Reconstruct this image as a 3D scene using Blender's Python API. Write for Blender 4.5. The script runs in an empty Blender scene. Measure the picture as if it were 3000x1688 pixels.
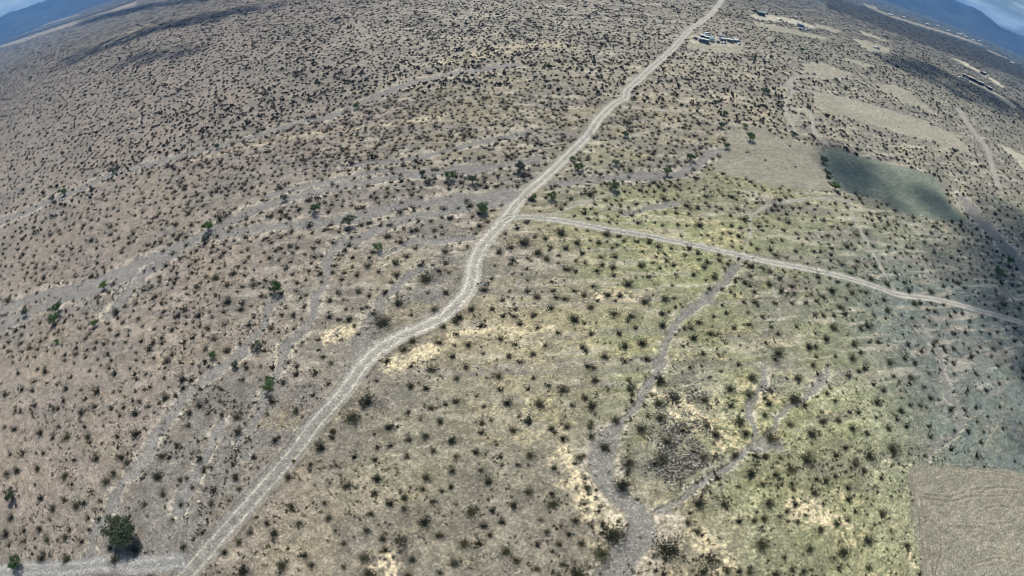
import bpy, math, random
import numpy as np
from mathutils import Matrix, Vector

SC = bpy.context.scene
COL = SC.collection
rad = math.radians

# ------------------------------------------------------------------ camera
CAM_H = 100.0          # drone height in metres
FPX = 1560.0           # equidistant fisheye, pixels per radian in the 3000 px wide photograph
PITCH = rad(38.0)
ROLL = rad(0.95)
cam = bpy.data.cameras.new('camera')
cam.type = 'PANO'
cam.panorama_type = 'FISHEYE_LENS_POLYNOMIAL'
cam.sensor_width = 36.0
cam.fisheye_fov = rad(200)
cam.fisheye_polynomial_k0 = 0.0
cam.fisheye_polynomial_k1 = -1.0 / (FPX / 3000.0 * 36.0)
cam.fisheye_polynomial_k2 = 0.0
cam.fisheye_polynomial_k3 = 0.0
cam.fisheye_polynomial_k4 = 0.0
cam.clip_start = 0.5
cam.clip_end = 90000.0
camo = bpy.data.objects.new('camera', cam)
COL.objects.link(camo)
X0 = Vector((1, 0, 0)); U0 = Vector((0, math.sin(PITCH), math.cos(PITCH)))
FW = Vector((0, math.cos(PITCH), -math.sin(PITCH)))
RI = math.cos(ROLL) * X0 + math.sin(ROLL) * U0
UP = -math.sin(ROLL) * X0 + math.cos(ROLL) * U0
camo.matrix_world = Matrix(((RI.x, UP.x, -FW.x, 0), (RI.y, UP.y, -FW.y, 0), (RI.z, UP.z, -FW.z, CAM_H), (0, 0, 0, 1)))
SC.camera = camo

# ------------------------------------------------------------------ sky, sun, exposure
SUN_EL, SUN_AZ = rad(60), rad(-14)      # azimuth measured from +Y towards +X
w = bpy.data.worlds.new("World"); SC.world = w; w.use_nodes = True
nt = w.node_tree
bg = nt.nodes['Background']
sky = nt.nodes.new('ShaderNodeTexSky')
sky.sky_type = 'NISHITA'; sky.sun_disc = False
sky.sun_elevation = SUN_EL; sky.sun_rotation = SUN_AZ
sky.altitude = 600; sky.air_density = 1.2; sky.dust_density = 1.0; sky.ozone_density = 4.0
tcw = nt.nodes.new('ShaderNodeTexCoord'); mpw = nt.nodes.new('ShaderNodeMapping'); mpw.inputs['Scale'].default_value = (7, 7, 34)
nw_ = nt.nodes.new('ShaderNodeTexNoise'); nw_.inputs['Scale'].default_value = 1.0; nw_.inputs['Detail'].default_value = 6.0
mrw = nt.nodes.new('ShaderNodeMapRange'); mrw.inputs[1].default_value = .46; mrw.inputs[2].default_value = .66; mrw.inputs[4].default_value = .5
mxw = nt.nodes.new('ShaderNodeMix'); mxw.data_type = 'RGBA'; mxw.inputs[7].default_value = (22, 25, 28, 1)
nt.links.new(tcw.outputs['Generated'], mpw.inputs[0]); nt.links.new(mpw.outputs[0], nw_.inputs['Vector']); nt.links.new(nw_.outputs[0], mrw.inputs[0])
nt.links.new(mrw.outputs[0], mxw.inputs['Factor']); nt.links.new(sky.outputs[0], mxw.inputs[6]); nt.links.new(mxw.outputs[2], bg.inputs[0])
bg.inputs[1].default_value = 0.055
sl = bpy.data.lights.new('sun', 'SUN'); sl.energy = 4.7; sl.angle = rad(0.53); sl.color = (1.0, 0.945, 0.84)
so = bpy.data.objects.new('sun', sl); COL.objects.link(so)
SDIR = Vector((math.sin(SUN_AZ) * math.cos(SUN_EL), math.cos(SUN_AZ) * math.cos(SUN_EL), math.sin(SUN_EL)))
so.rotation_euler = SDIR.to_track_quat('Z', 'Y').to_euler()
so.location = (0, 0, 300)
SC.view_settings.view_transform = 'Standard'
SC.view_settings.look = 'None'
SC.view_settings.exposure = -0.02
SC.view_settings.gamma = 1.0
try:
    SC.cycles.max_bounces = 6; SC.cycles.transparent_max_bounces = 24
    SC.cycles.volume_bounces = 3; SC.cycles.filter_width = 0.9
except Exception:
    pass

RNG = np.random.default_rng(7)
random.seed(7)

# ------------------------------------------------------------------ helpers: noise, terrain, pixel -> ground
def _hash(ix, iy, seed):
    n = (ix.astype(np.int64) * 374761393 + iy.astype(np.int64) * 668265263 + seed * 1442695041) & 0xFFFFFFFF
    n = ((n ^ (n >> 13)) * 1274126177) & 0xFFFFFFFF
    n = (n ^ (n >> 16)) & 0xFFFFFF
    return n.astype(np.float64) / 16777215.0

def vnoise(x, y, seed=0):
    ix = np.floor(x); iy = np.floor(y)
    fx = x - ix; fy = y - iy
    fx = fx * fx * (3 - 2 * fx); fy = fy * fy * (3 - 2 * fy)
    a = _hash(ix, iy, seed); b = _hash(ix + 1, iy, seed); c = _hash(ix, iy + 1, seed); d = _hash(ix + 1, iy + 1, seed)
    return (a * (1 - fx) + b * fx) * (1 - fy) + (c * (1 - fx) + d * fx) * fy

def fbm(x, y, seed=0, octv=4, lac=2.03, gain=0.5):
    s = 0; a = 1; t = 0
    for k in range(octv):
        s = s + a * vnoise(x, y, seed + k * 17); t += a
        x = x * lac + 13.1; y = y * lac + 7.7; a *= gain
    return s / t            # 0..1, mean .5

def sstep(a, b, v):
    t = np.clip((v - a) / (b - a), 0, 1)
    return t * t * (3 - 2 * t)

def macro(x, y):
    """the broad shape of the desert floor: a fan that rises ahead of the camera, gentle swells"""
    z = 45.0 * sstep(80, 640, y)
    return z + 1.6 * (fbm(x / 90.0, y / 60.0, 91, 3) - 0.5)

def px_dir(px, py):
    x = np.asarray(px, float) - 1500; u = 844 - np.asarray(py, float)
    r = np.hypot(x, u) + 1e-9
    th = r / FPX
    cx = x / r * np.sin(th); cu = u / r * np.sin(th); cf = np.cos(th)
    d = [cx * RI[k] + cu * UP[k] + cf * FW[k] for k in range(3)]
    return d

def ground(px, py):
    """where the ray through a pixel of the photograph meets the desert floor"""
    dx, dy, dz = px_dir(px, py)
    dz = np.minimum(dz, -0.004)
    lo = np.zeros_like(dx); hi = (CAM_H + 5) / -dz
    for _ in range(46):
        m = (lo + hi) / 2
        f = CAM_H + m * dz - macro(m * dx, m * dy)
        lo = np.where(f > 0, m, lo); hi = np.where(f > 0, hi, m)
    return lo * dx, lo * dy, lo

def to_px(x, y, z):
    v = [x, y, z - CAM_H]
    a = sum(v[k] * RI[k] for k in range(3)); b = sum(v[k] * UP[k] for k in range(3)); c = sum(v[k] * FW[k] for k in range(3))
    n = np.sqrt(a * a + b * b + c * c); th = np.arccos(np.clip(c / n, -1, 1)); h = np.hypot(a, b) + 1e-9
    return 1500 + a / h * th * FPX, 844 - b / h * th * FPX

def catmull(pts, n=4):
    p = np.array(pts, float)
    if len(p) < 3: return p
    q = np.vstack([2 * p[0] - p[1], p, 2 * p[-1] - p[-2]])
    out = []
    for i in range(1, len(q) - 2):
        for t in np.arange(n) / n:
            out.append(0.5 * ((2 * q[i]) + (-q[i - 1] + q[i + 1]) * t + (2 * q[i - 1] - 5 * q[i] + 4 * q[i + 1] - q[i + 2]) * t * t + (-q[i - 1] + 3 * q[i] - 3 * q[i + 1] + q[i + 2]) * t ** 3))
    out.append(q[-2])
    return np.array(out)

class Line:
    """a traced centre line on the ground, each point with its own half width in metres"""
    def __init__(self, pts, wpx, wm=None):
        p = catmull(pts, 3)
        t = np.gradient(p[:, :2], axis=0); t /= (np.linalg.norm(t, axis=1, keepdims=True) + 1e-9)
        wp = p[:, 2] if p.shape[1] > 2 else np.full(len(p), float(wpx))
        nx, ny = -t[:, 1], t[:, 0]
        gx, gy, _ = ground(p[:, 0], p[:, 1])
        self.p = np.stack([gx, gy], 1)
        if wm is None:
            ax, ay, _ = ground(p[:, 0] + nx * wp / 2, p[:, 1] + ny * wp / 2)
            bx, by, _ = ground(p[:, 0] - nx * wp / 2, p[:, 1] - ny * wp / 2)
            self.w = np.clip(np.hypot(ax - bx, ay - by) / 2, 0.4, None)
        else:
            self.w = np.full(len(p), wm / 2.0)
    def s(self, x, y, reach=3.0):
        """signed distance / half width; large where far away"""
        out = np.full(x.shape, 99.0)
        for i in range(len(self.p) - 1):
            a, b = self.p[i], self.p[i + 1]; wm = max(self.w[i], self.w[i + 1]) * reach
            k = np.nonzero((x > min(a[0], b[0]) - wm) & (x < max(a[0], b[0]) + wm) & (y > min(a[1], b[1]) - wm) & (y < max(a[1], b[1]) + wm))[0]
            if not len(k): continue
            d = b - a; L2 = d @ d + 1e-9
            t = np.clip(((x[k] - a[0]) * d[0] + (y[k] - a[1]) * d[1]) / L2, 0, 1)
            ex = x[k] - a[0] - t * d[0]; ey = y[k] - a[1] - t * d[1]
            sd = np.hypot(ex, ey) / (self.w[i] * (1 - t) + self.w[i + 1] * t)
            sd = sd * np.where(ex * -d[1] + ey * d[0] > 0, 1, -1)
            k2 = np.abs(sd) < np.abs(out[k])
            out[k[k2]] = sd[k2]
        return out

class Poly:
    def __init__(self, pts, dens=True):
        p = np.array(pts, float)
        if dens:
            q = []
            for i in range(len(p)):
                for t in (0, .25, .5, .75): q.append(p[i] * (1 - t) + p[(i + 1) % len(p)] * t)
            p = np.array(q)
        gx, gy, _ = ground(p[:, 0], p[:, 1])
        self.p = np.stack([gx, gy], 1)
        self.lo = self.p.min(0); self.hi = self.p.max(0)
    def inside(self, x, y):
        out = np.zeros(x.shape, bool)
        k = np.nonzero((x > self.lo[0]) & (x < self.hi[0]) & (y > self.lo[1]) & (y < self.hi[1]))[0]
        if not len(k): return out
        xx, yy = x[k], y[k]; ins = np.zeros(len(k), bool)
        p = self.p; j = len(p) - 1
        for i in range(len(p)):
            c = ((p[i, 1] > yy) != (p[j, 1] > yy)) & (xx < (p[j, 0] - p[i, 0]) * (yy - p[i, 1]) / (p[j, 1] - p[i, 1] + 1e-12) + p[i, 0])
            ins ^= c; j = i
        out[k] = ins
        return out

# ------------------------------------------------------------------ what was traced on the photograph (its own 3000 x 1688 pixels)
ROAD = Line([(505, 1725), (541, 1688), (627, 1590), (757, 1445), (862, 1324), (925, 1238), (1000, 1155), (1050, 1085), (1097, 1034), (1163, 991), (1233, 960), (1295, 929), (1338, 890), (1369, 855), (1384, 812), (1388, 773), (1404, 731), (1435, 692), (1474, 649), (1508, 603), (1547, 560), (1559, 551), (1621, 497), (1675, 443), (1722, 396), (1757, 345), (1800, 303), (1831, 287), (1835, 268), (1854, 248), (1904, 202), (1963, 151), (2000, 109), (2023, 85), (2058, 62), (2089, 35), (2116, 0), (2150, -40)], 0, wm=5.5)
SIDE = Line([(1478, 648), (1501, 638), (1563, 638), (1660, 649), (1738, 665), (1835, 680), (1932, 698), (2000, 713), (2058, 723), (2155, 746), (2252, 768), (2330, 781), (2408, 797), (2485, 816), (2563, 839), (2629, 863), (2718, 874), (2796, 890), (2893, 917), (3000, 948), (3100, 985)], 0, wm=3.9)
LOW = Line([(-60, 1690), (0, 1682), (78, 1669), (196, 1665), (314, 1651), (392, 1657), (470, 1653), (525, 1645)], 0, wm=4.6)
TRACKS = [
    Line([(2311, 245), (2322, 232), (2361, 223), (2427, 229), (2478, 229), (2520, 238), (2560, 262)], 0, wm=3.6),
    Line([(2313, 245), (2322, 264), (2311, 287), (2299, 311), (2307, 334), (2322, 369), (2330, 392)], 9),
    Line([(2334, 314), (2338, 342), (2318, 361), (2330, 400)], 7),
    Line([(2361, 318), (2377, 342), (2384, 377), (2400, 400), (2419, 423)], 9),
    Line([(2322, 254), (2388, 270), (2466, 286), (2543, 306), (2621, 330), (2700, 352)], 4),
    Line([(2811, 322), (2835, 361), (2866, 404), (2893, 439), (2904, 477), (2916, 516), (2928, 551)], 8),
    Line([(1835, 314), (1893, 318), (2000, 330), (2060, 345)], 6),
    Line([(1831, 400), (1932, 380), (2000, 361)], 6),
    Line([(1594, 640), (1660, 612), (1720, 590), (1790, 568)], 9),
    Line([(2175, 754), (2186, 715), (2198, 676), (2198, 641), (2217, 622), (2252, 603), (2310, 591), (2369, 583), (2427, 583), (2485, 591)], 9),
    Line([(2485, 591), (2505, 649), (2532, 696), (2555, 740), (2605, 832), (2625, 862)], 8),
    Line([(2270, 775), (2262, 830), (2278, 880), (2284, 925)], 8),
    Line([(1835, 287), (1815, 250), (1845, 235)], 6),
    Line([(2075, 128), (2110, 105), (2120, 60)], 5),
]
WASHES = [
    Line([(1000, 696), (963, 754), (947, 801), (924, 863), (904, 921), (877, 968), (842, 1006), (827, 1057), (800, 1096), (768, 1151), (745, 1210), (729, 1277), (735, 1340)], 21),
    Line([(830, 870), (772, 909), (757, 960), (718, 1006), (670, 1060), (620, 1100), (549, 1151), (510, 1206), (463, 1265), (423, 1328), (388, 1375), (361, 1418), (345, 1465), (325, 1504), (290, 1535), (267, 1571), (259, 1622), (235, 1652)], 24),
    Line([(0, 909), (116, 867), (233, 839), (310, 812), (388, 777), (466, 746), (543, 715), (605, 680), (660, 649), (718, 626), (776, 603), (854, 580), (931, 560), (1040, 540), (1155, 516), (1272, 503), (1388, 493), (1505, 477), (1582, 466)], 20),
    Line([(0, 956), (58, 933), (136, 894), (230, 862), (320, 835), (388, 800)], 22),
    Line([(318, 925), (349, 882), (388, 839), (427, 801), (485, 762), (543, 719), (605, 684)], 20),
    Line([(640, 688), (776, 669), (893, 657), (1000, 641), (1078, 626), (1194, 595), (1310, 583), (1427, 575), (1505, 568)], 26),
    Line([(1000, 723), (1039, 707), (1116, 669), (1194, 634), (1272, 622), (1349, 603), (1446, 595), (1500, 580)], 22),
    Line([(1605, 540), (1700, 528), (1776, 520), (1854, 516), (1951, 516), (2000, 508), (2039, 485), (2078, 454), (2128, 439), (2175, 430)], 18),
    Line([(2167, 766), (2147, 793), (2116, 832), (2078, 867), (2039, 898), (2000, 925), (1963, 968), (1947, 1018), (1932, 1065), (1894, 1143), (1862, 1190), (1831, 1230), (1807, 1265)], 22),
    Line([(1807, 1265, 30), (1768, 1300, 60), (1750, 1370, 70), (1780, 1440, 66), (1840, 1480, 70), (1885, 1510, 95), (1885, 1560, 100), (1860, 1610, 84), (1820, 1650, 86), (1775, 1710, 90)], 60),
    Line([(1950, 1480), (2000, 1461), (2039, 1426), (2086, 1383), (2137, 1355), (2184, 1328), (2235, 1308), (2290, 1288)], 22),
    Line([(2200, 1320), (2216, 1269), (2212, 1230), (2204, 1183), (2227, 1140), (2240, 1080)], 18),
    Line([(2225, 1305), (2274, 1249), (2282, 1214), (2306, 1190), (2345, 1175), (2376, 1151), (2400, 1128), (2420, 1090)], 17),
    Line([(2725, 1328), (2768, 1300), (2808, 1269), (2819, 1234), (2808, 1198), (2788, 1159), (2772, 1120), (2765, 1080), (2753, 1026), (2730, 999), (2699, 964)], 13),
    Line([(2840, 600), (2854, 630), (2893, 665), (2932, 704), (2963, 746), (3000, 790), (3060, 850)], 24),
    Line([(-80, 690), (0, 650), (100, 610), (217, 560), (349, 505), (505, 466), (621, 431), (738, 404), (854, 365), (970, 342), (1078, 295), (1155, 260), (1233, 237), (1349, 213), (1505, 190)], 12),
    Line([(780, 575), (854, 551), (931, 536), (1000, 520), (1100, 502), (1170, 498)], 12),
    Line([(1000, 490), (1155, 473), (1310, 438), (1466, 404), (1560, 385)], 11),
    Line([(1095, 935), (1130, 880), (1165, 830), (1220, 790)], 22),
    Line([(1130, 740), (1200, 712), (1290, 700), (1380, 690)], 12),
    Line([(640, 1240), (600, 1330), (560, 1420), (530, 1500)], 26),
    Line([(1990, 590), (1900, 610), (1830, 630)], 12),
]
PALE = [
    Line([(700, 690), (800, 672), (900, 664), (1000, 662)], 12),
    Line([(1640, 1320, 60), (1660, 1400, 90), (1720, 1470, 80), (1800, 1530, 60), (1830, 1560, 40)], 70),
    Line([(960, 990, 40), (1000, 975, 50), (1050, 965, 30)], 40),
    Line([(1150, 1070, 60), (1230, 1040, 60), (1300, 1010, 30)], 50),
    Line([(1480, 985, 20), (1560, 965, 26), (1640, 955, 14)], 20),
    Line([(1700, 880, 30), (1780, 860, 40), (1860, 872, 24)], 20),
    Line([(2990, 1780), (2780, 1700), (2640, 1610)], 1),
    Line([(1310, 985, 14), (1480, 960, 16), (1560, 955, 10)], 12),
    Line([(1300, 180, 20), (1450, 150, 24), (1600, 130, 20), (1700, 140, 14)], 20),
    Line([(1010, 275, 6), (1200, 240, 8), (1380, 205, 10)], 8),
    Line([(560, 470, 5), (760, 425, 6), (920, 390, 7), (1100, 370, 8), (1300, 340, 8)], 8),
    Line([(0, 905, 16), (40, 890, 14)], 10),
    Line([(2010, 290), (2060, 290), (2130, 295)], 7),
    Line([(2030, 1560, 60), (2100, 1640, 50), (2160, 1690, 60)], 50),
    Line([(2330, 1490, 60), (2420, 1500, 70), (2480, 1540, 40)], 50),
    Line([(1120, 1640, 70), (1160, 1690, 90)], 50),
    Line([(1900, 1130, 30), (1950, 1180, 30), (2110, 1250, 36), (2120, 1310, 30)], 30),
]
FIELDS = [
    ('grey graded field on the near side of the hedge row', Poly([(2128, 392), (2200, 372), (2272, 394), (2334, 415), (2388, 433), (2408, 470), (2420, 505), (2436, 560), (2380, 558), (2300, 548), (2220, 532), (2150, 516), (2090, 500), (2100, 470), (2128, 440)])),
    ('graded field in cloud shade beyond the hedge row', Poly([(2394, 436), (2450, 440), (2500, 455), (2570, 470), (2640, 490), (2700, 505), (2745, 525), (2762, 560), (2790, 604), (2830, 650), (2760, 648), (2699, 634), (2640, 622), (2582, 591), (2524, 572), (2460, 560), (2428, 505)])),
    ('long tan graded field above the two others', Poly([(2377, 270), (2427, 278), (2505, 297), (2582, 318), (2660, 342), (2738, 369), (2788, 390), (2827, 423), (2842, 450), (2796, 439), (2718, 411), (2641, 392), (2563, 369), (2485, 347), (2419, 330), (2388, 311)])),
    ('small dark graded plot above the looped track', Poly([(2349, 186), (2408, 186), (2485, 213), (2505, 221), (2466, 229), (2388, 220), (2357, 210)])),
    ('narrow graded strip right of the looped track', Poly([(2559, 248), (2621, 248), (2660, 268), (2718, 311), (2757, 345), (2700, 320), (2621, 285)])),
    ('bare graded lot in front of the long white trailer', Poly([(2005, 128), (2078, 122), (2163, 136), (2186, 148), (2155, 157), (2078, 155), (2023, 143)])),
    ('long graded strip below the second homestead', Poly([(2195, 62), (2272, 74), (2349, 93), (2419, 109), (2419, 117), (2349, 105), (2272, 93), (2217, 76)])),
    ('graded patch around the lone white pickup', Poly([(2497, 113), (2543, 120), (2606, 144), (2606, 157), (2543, 152)])),
    ('thin pale strip near the top behind the second homestead', Poly([(2388, 70), (2430, 78), (2466, 92), (2450, 97), (2395, 80)])),
    ('thin pale strip above the lone white pickup', Poly([(2516, 89), (2540, 96), (2602, 120), (2590, 121), (2530, 102)])),
    ('short graded plot below the lone white pickup', Poly([(2470, 167), (2563, 194), (2555, 202), (2477, 179)])),
    ('large ploughed brown field in the lower corner of the picture', Poly([(2680, 1368), (2784, 1363), (2902, 1375), (3000, 1394), (3100, 1410), (3250, 1480), (3200, 1900), (2730, 1800), (2706, 1688), (2694, 1630), (2674, 1512), (2659, 1434), (2659, 1387)])),
    ('pale sandy clearing at the frame edge', Poly([(2924, 423), (2951, 431), (3000, 458), (3100, 520), (3060, 530), (3000, 497), (2970, 466)])),
    ('pale yard strip below the row of far trailers', Poly([(2830, 228), (2880, 250), (2920, 272), (2980, 312), (2970, 318), (2905, 275), (2840, 242)])),
    ('pale strip road behind the far trailers', Poly([(2784, 166), (2830, 184), (2875, 210), (2912, 232), (2945, 255), (2936, 256), (2900, 235), (2865, 212), (2820, 188)])),
    ('bright swept yard under the long white trailer', Poly([(2022, 104), (2090, 104), (2115, 112), (2180, 128), (2172, 138), (2100, 134), (2030, 128)])),
    ('bright yard around the second homestead', Poly([(2198, 42), (2260, 44), (2330, 58), (2395, 78), (2385, 84), (2300, 66), (2240, 60), (2200, 50)])),
]
STRIPS = [   # pale and dark streaks far out on the plain
    (1, [(2536, 14), (2609, 44), (2699, 72), (2776, 95), (2835, 114), (2880, 132), (2880, 135), (2776, 101), (2699, 78), (2609, 49), (2536, 18)]),
    (1, [(2893, 146), (2951, 170), (2949, 174), (2893, 150)]),
    (1, [(2530, 10), (2570, 22), (2568, 26), (2530, 14)]),
    (1, [(0, 134), (78, 109), (109, 98), (155, 83), (233, 58), (311, 34), (400, 4), (400, 12), (311, 43), (233, 68), (155, 93), (109, 106), (78, 120), (0, 140)]),
    (1, [(0, 108), (60, 92), (140, 68), (230, 42), (230, 45), (140, 71), (60, 95), (0, 111)]),
    (1, [(190, 36), (228, 27), (228, 31), (190, 39)]),
    (1, [(200, 170), (260, 140), (330, 118), (400, 82), (400, 92), (330, 126), (260, 150), (200, 178)]),
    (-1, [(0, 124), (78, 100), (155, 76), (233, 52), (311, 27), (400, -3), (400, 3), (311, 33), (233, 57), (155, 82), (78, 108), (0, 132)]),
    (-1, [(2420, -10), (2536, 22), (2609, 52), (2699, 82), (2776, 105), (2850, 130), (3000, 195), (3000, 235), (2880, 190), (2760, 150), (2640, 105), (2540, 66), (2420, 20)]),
]
RUTS = [Line(p, 3.2) for p in ([(2784, 1368), (2902, 1380), (3000, 1400), (3090, 1430)], [(2790, 1376), (2902, 1390), (3000, 1412), (3080, 1440)], [(2668, 1400), (2684, 1480), (2704, 1600), (2722, 1700)], [(2690, 1390), (2702, 1480), (2722, 1600), (2742, 1700)], [(2780, 1546), (2870, 1547), (2940, 1580), (3010, 1640)], [(2850, 1655), (2920, 1640), (3010, 1650)], [(2700, 1450), (2780, 1462), (2860, 1436), (2960, 1430), (3040, 1445)], [(2690, 1460), (2780, 1475), (2870, 1455), (2980, 1460)], [(2890, 1490), (2940, 1488), (2990, 1502)], [(2740, 1688), (2760, 1600), (2750, 1520)], [(2660, 1620), (2666, 1688)], [(2860, 1520), (2910, 1540), (2960, 1535)], [(2130, 470), (2220, 440), (2330, 450)], [(2180, 400), (2230, 410), (2290, 412)], [(2200, 420), (2180, 412), (2165, 420)], [(2460, 470), (2540, 500), (2640, 540)], [(2430, 450), (2500, 470), (2600, 500)], [(2450, 520), (2540, 560), (2600, 570)])]
AREAS = [
    ([.185, .172, .152], .85, Poly([(300, 1560), (380, 1400), (470, 1290), (560, 1170), (640, 1090), (720, 1110), (770, 1180), (840, 1200), (880, 1130), (960, 1120), (900, 1240), (780, 1400), (660, 1540), (540, 1688), (250, 1688)])),
    ([.175, .165, .150], .85, Poly([(1360, 690), (1385, 770), (1350, 870), (1280, 930), (1170, 980), (1060, 1050), (960, 1150), (900, 1130), (1040, 960), (1180, 840), (1290, 740)])),
    ([.180, .162, .145], .6, Poly([(-100, 980), (0, 915), (300, 800), (500, 690), (850, 560), (1200, 500), (1560, 450), (1600, 500), (1500, 590), (1350, 640), (1100, 740), (980, 770), (960, 720), (700, 705), (560, 730), (380, 850), (200, 930), (0, 1010)])),
    ([.125, .118, .105], .8, Poly([(1990, 1080), (2075, 1120), (2110, 1250), (2090, 1360), (2040, 1430), (1960, 1440), (1890, 1360), (1880, 1270), (1920, 1170)])),
    ([.20, .19, .155], .7, Poly([(1600, 520), (1800, 480), (2000, 430), (2130, 400), (2120, 470), (1980, 530), (1700, 570)])),
    ([.165, .160, .135], .7, Poly([(2200, 770), (2330, 800), (2380, 900), (2330, 1050), (2260, 1180), (2200, 1100), (2190, 950), (2150, 850)])),
    ([.23, .215, .155], .6, Poly([(1300, 1100), (1700, 1020), (1780, 1200), (1620, 1420), (1250, 1560), (1050, 1400), (1100, 1200)])),
    ([.34, .30, .19], .6, Poly([(1380, 900), (1700, 830), (1950, 880), (1700, 990), (1350, 1040), (1180, 1080)])),
]
STRIPS = [(k, Poly(p)) for k, p in STRIPS]

def fields(x, y):
    """everything known about the desert floor at the points x, y"""
    f = {}
    wob = (fbm(x / 3.0, y / 3.0, 5, 3) - 0.5)
    wob2 = (fbm(x / 11.0, y / 11.0, 6, 3) - 0.5)
    big = 1 + 0.004 * np.hypot(x, y)
    jx = x + wob * 0.9 + wob2 * 1.8; jy = y + wob2 * 1.4 - wob * 0.8
    f['road'] = ROAD.s(x + wob * .5, y + wob * .4); f['side'] = SIDE.s(x + wob * .5, y); f['low'] = LOW.s(x + wob * .5, y)
    f['track'] = np.min([np.abs(t.s(jx, jy)) for t in TRACKS], axis=0)
    wv = fbm(x / 6.0 + y / 25.0, y / 6.0 - x / 25.0, 9, 4); f['wash'] = np.min([np.abs(t.s(jx + wob2 * 5, jy + wob2 * 5 - wob * 2)) for t in WASHES], axis=0) * (0.55 + 0.9 * wv) * .92
    f['pale'] = np.min([np.abs(t.s(jx + wob * 6 + wob2 * 5, jy + wob * 5)) for t in PALE], axis=0)
    fi = np.zeros(x.shape); fid = np.full(x.shape, -1)
    for k, (_, p) in enumerate(FIELDS):
        m = p.inside(jx + wob * 3.5 + wob2, jy + wob * 3.5); fi[m] = 1; fid[m] = k
    f['field'] = fi; f['fid'] = fid
    f['rut'] = np.min([np.abs(t.s(jx, jy)) for t in RUTS], axis=0)
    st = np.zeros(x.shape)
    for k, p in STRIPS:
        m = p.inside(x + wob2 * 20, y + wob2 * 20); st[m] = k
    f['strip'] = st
    return f

def lerp(a, b, t):
    return a + (np.asarray(b) - a) * t[:, None]

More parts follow.
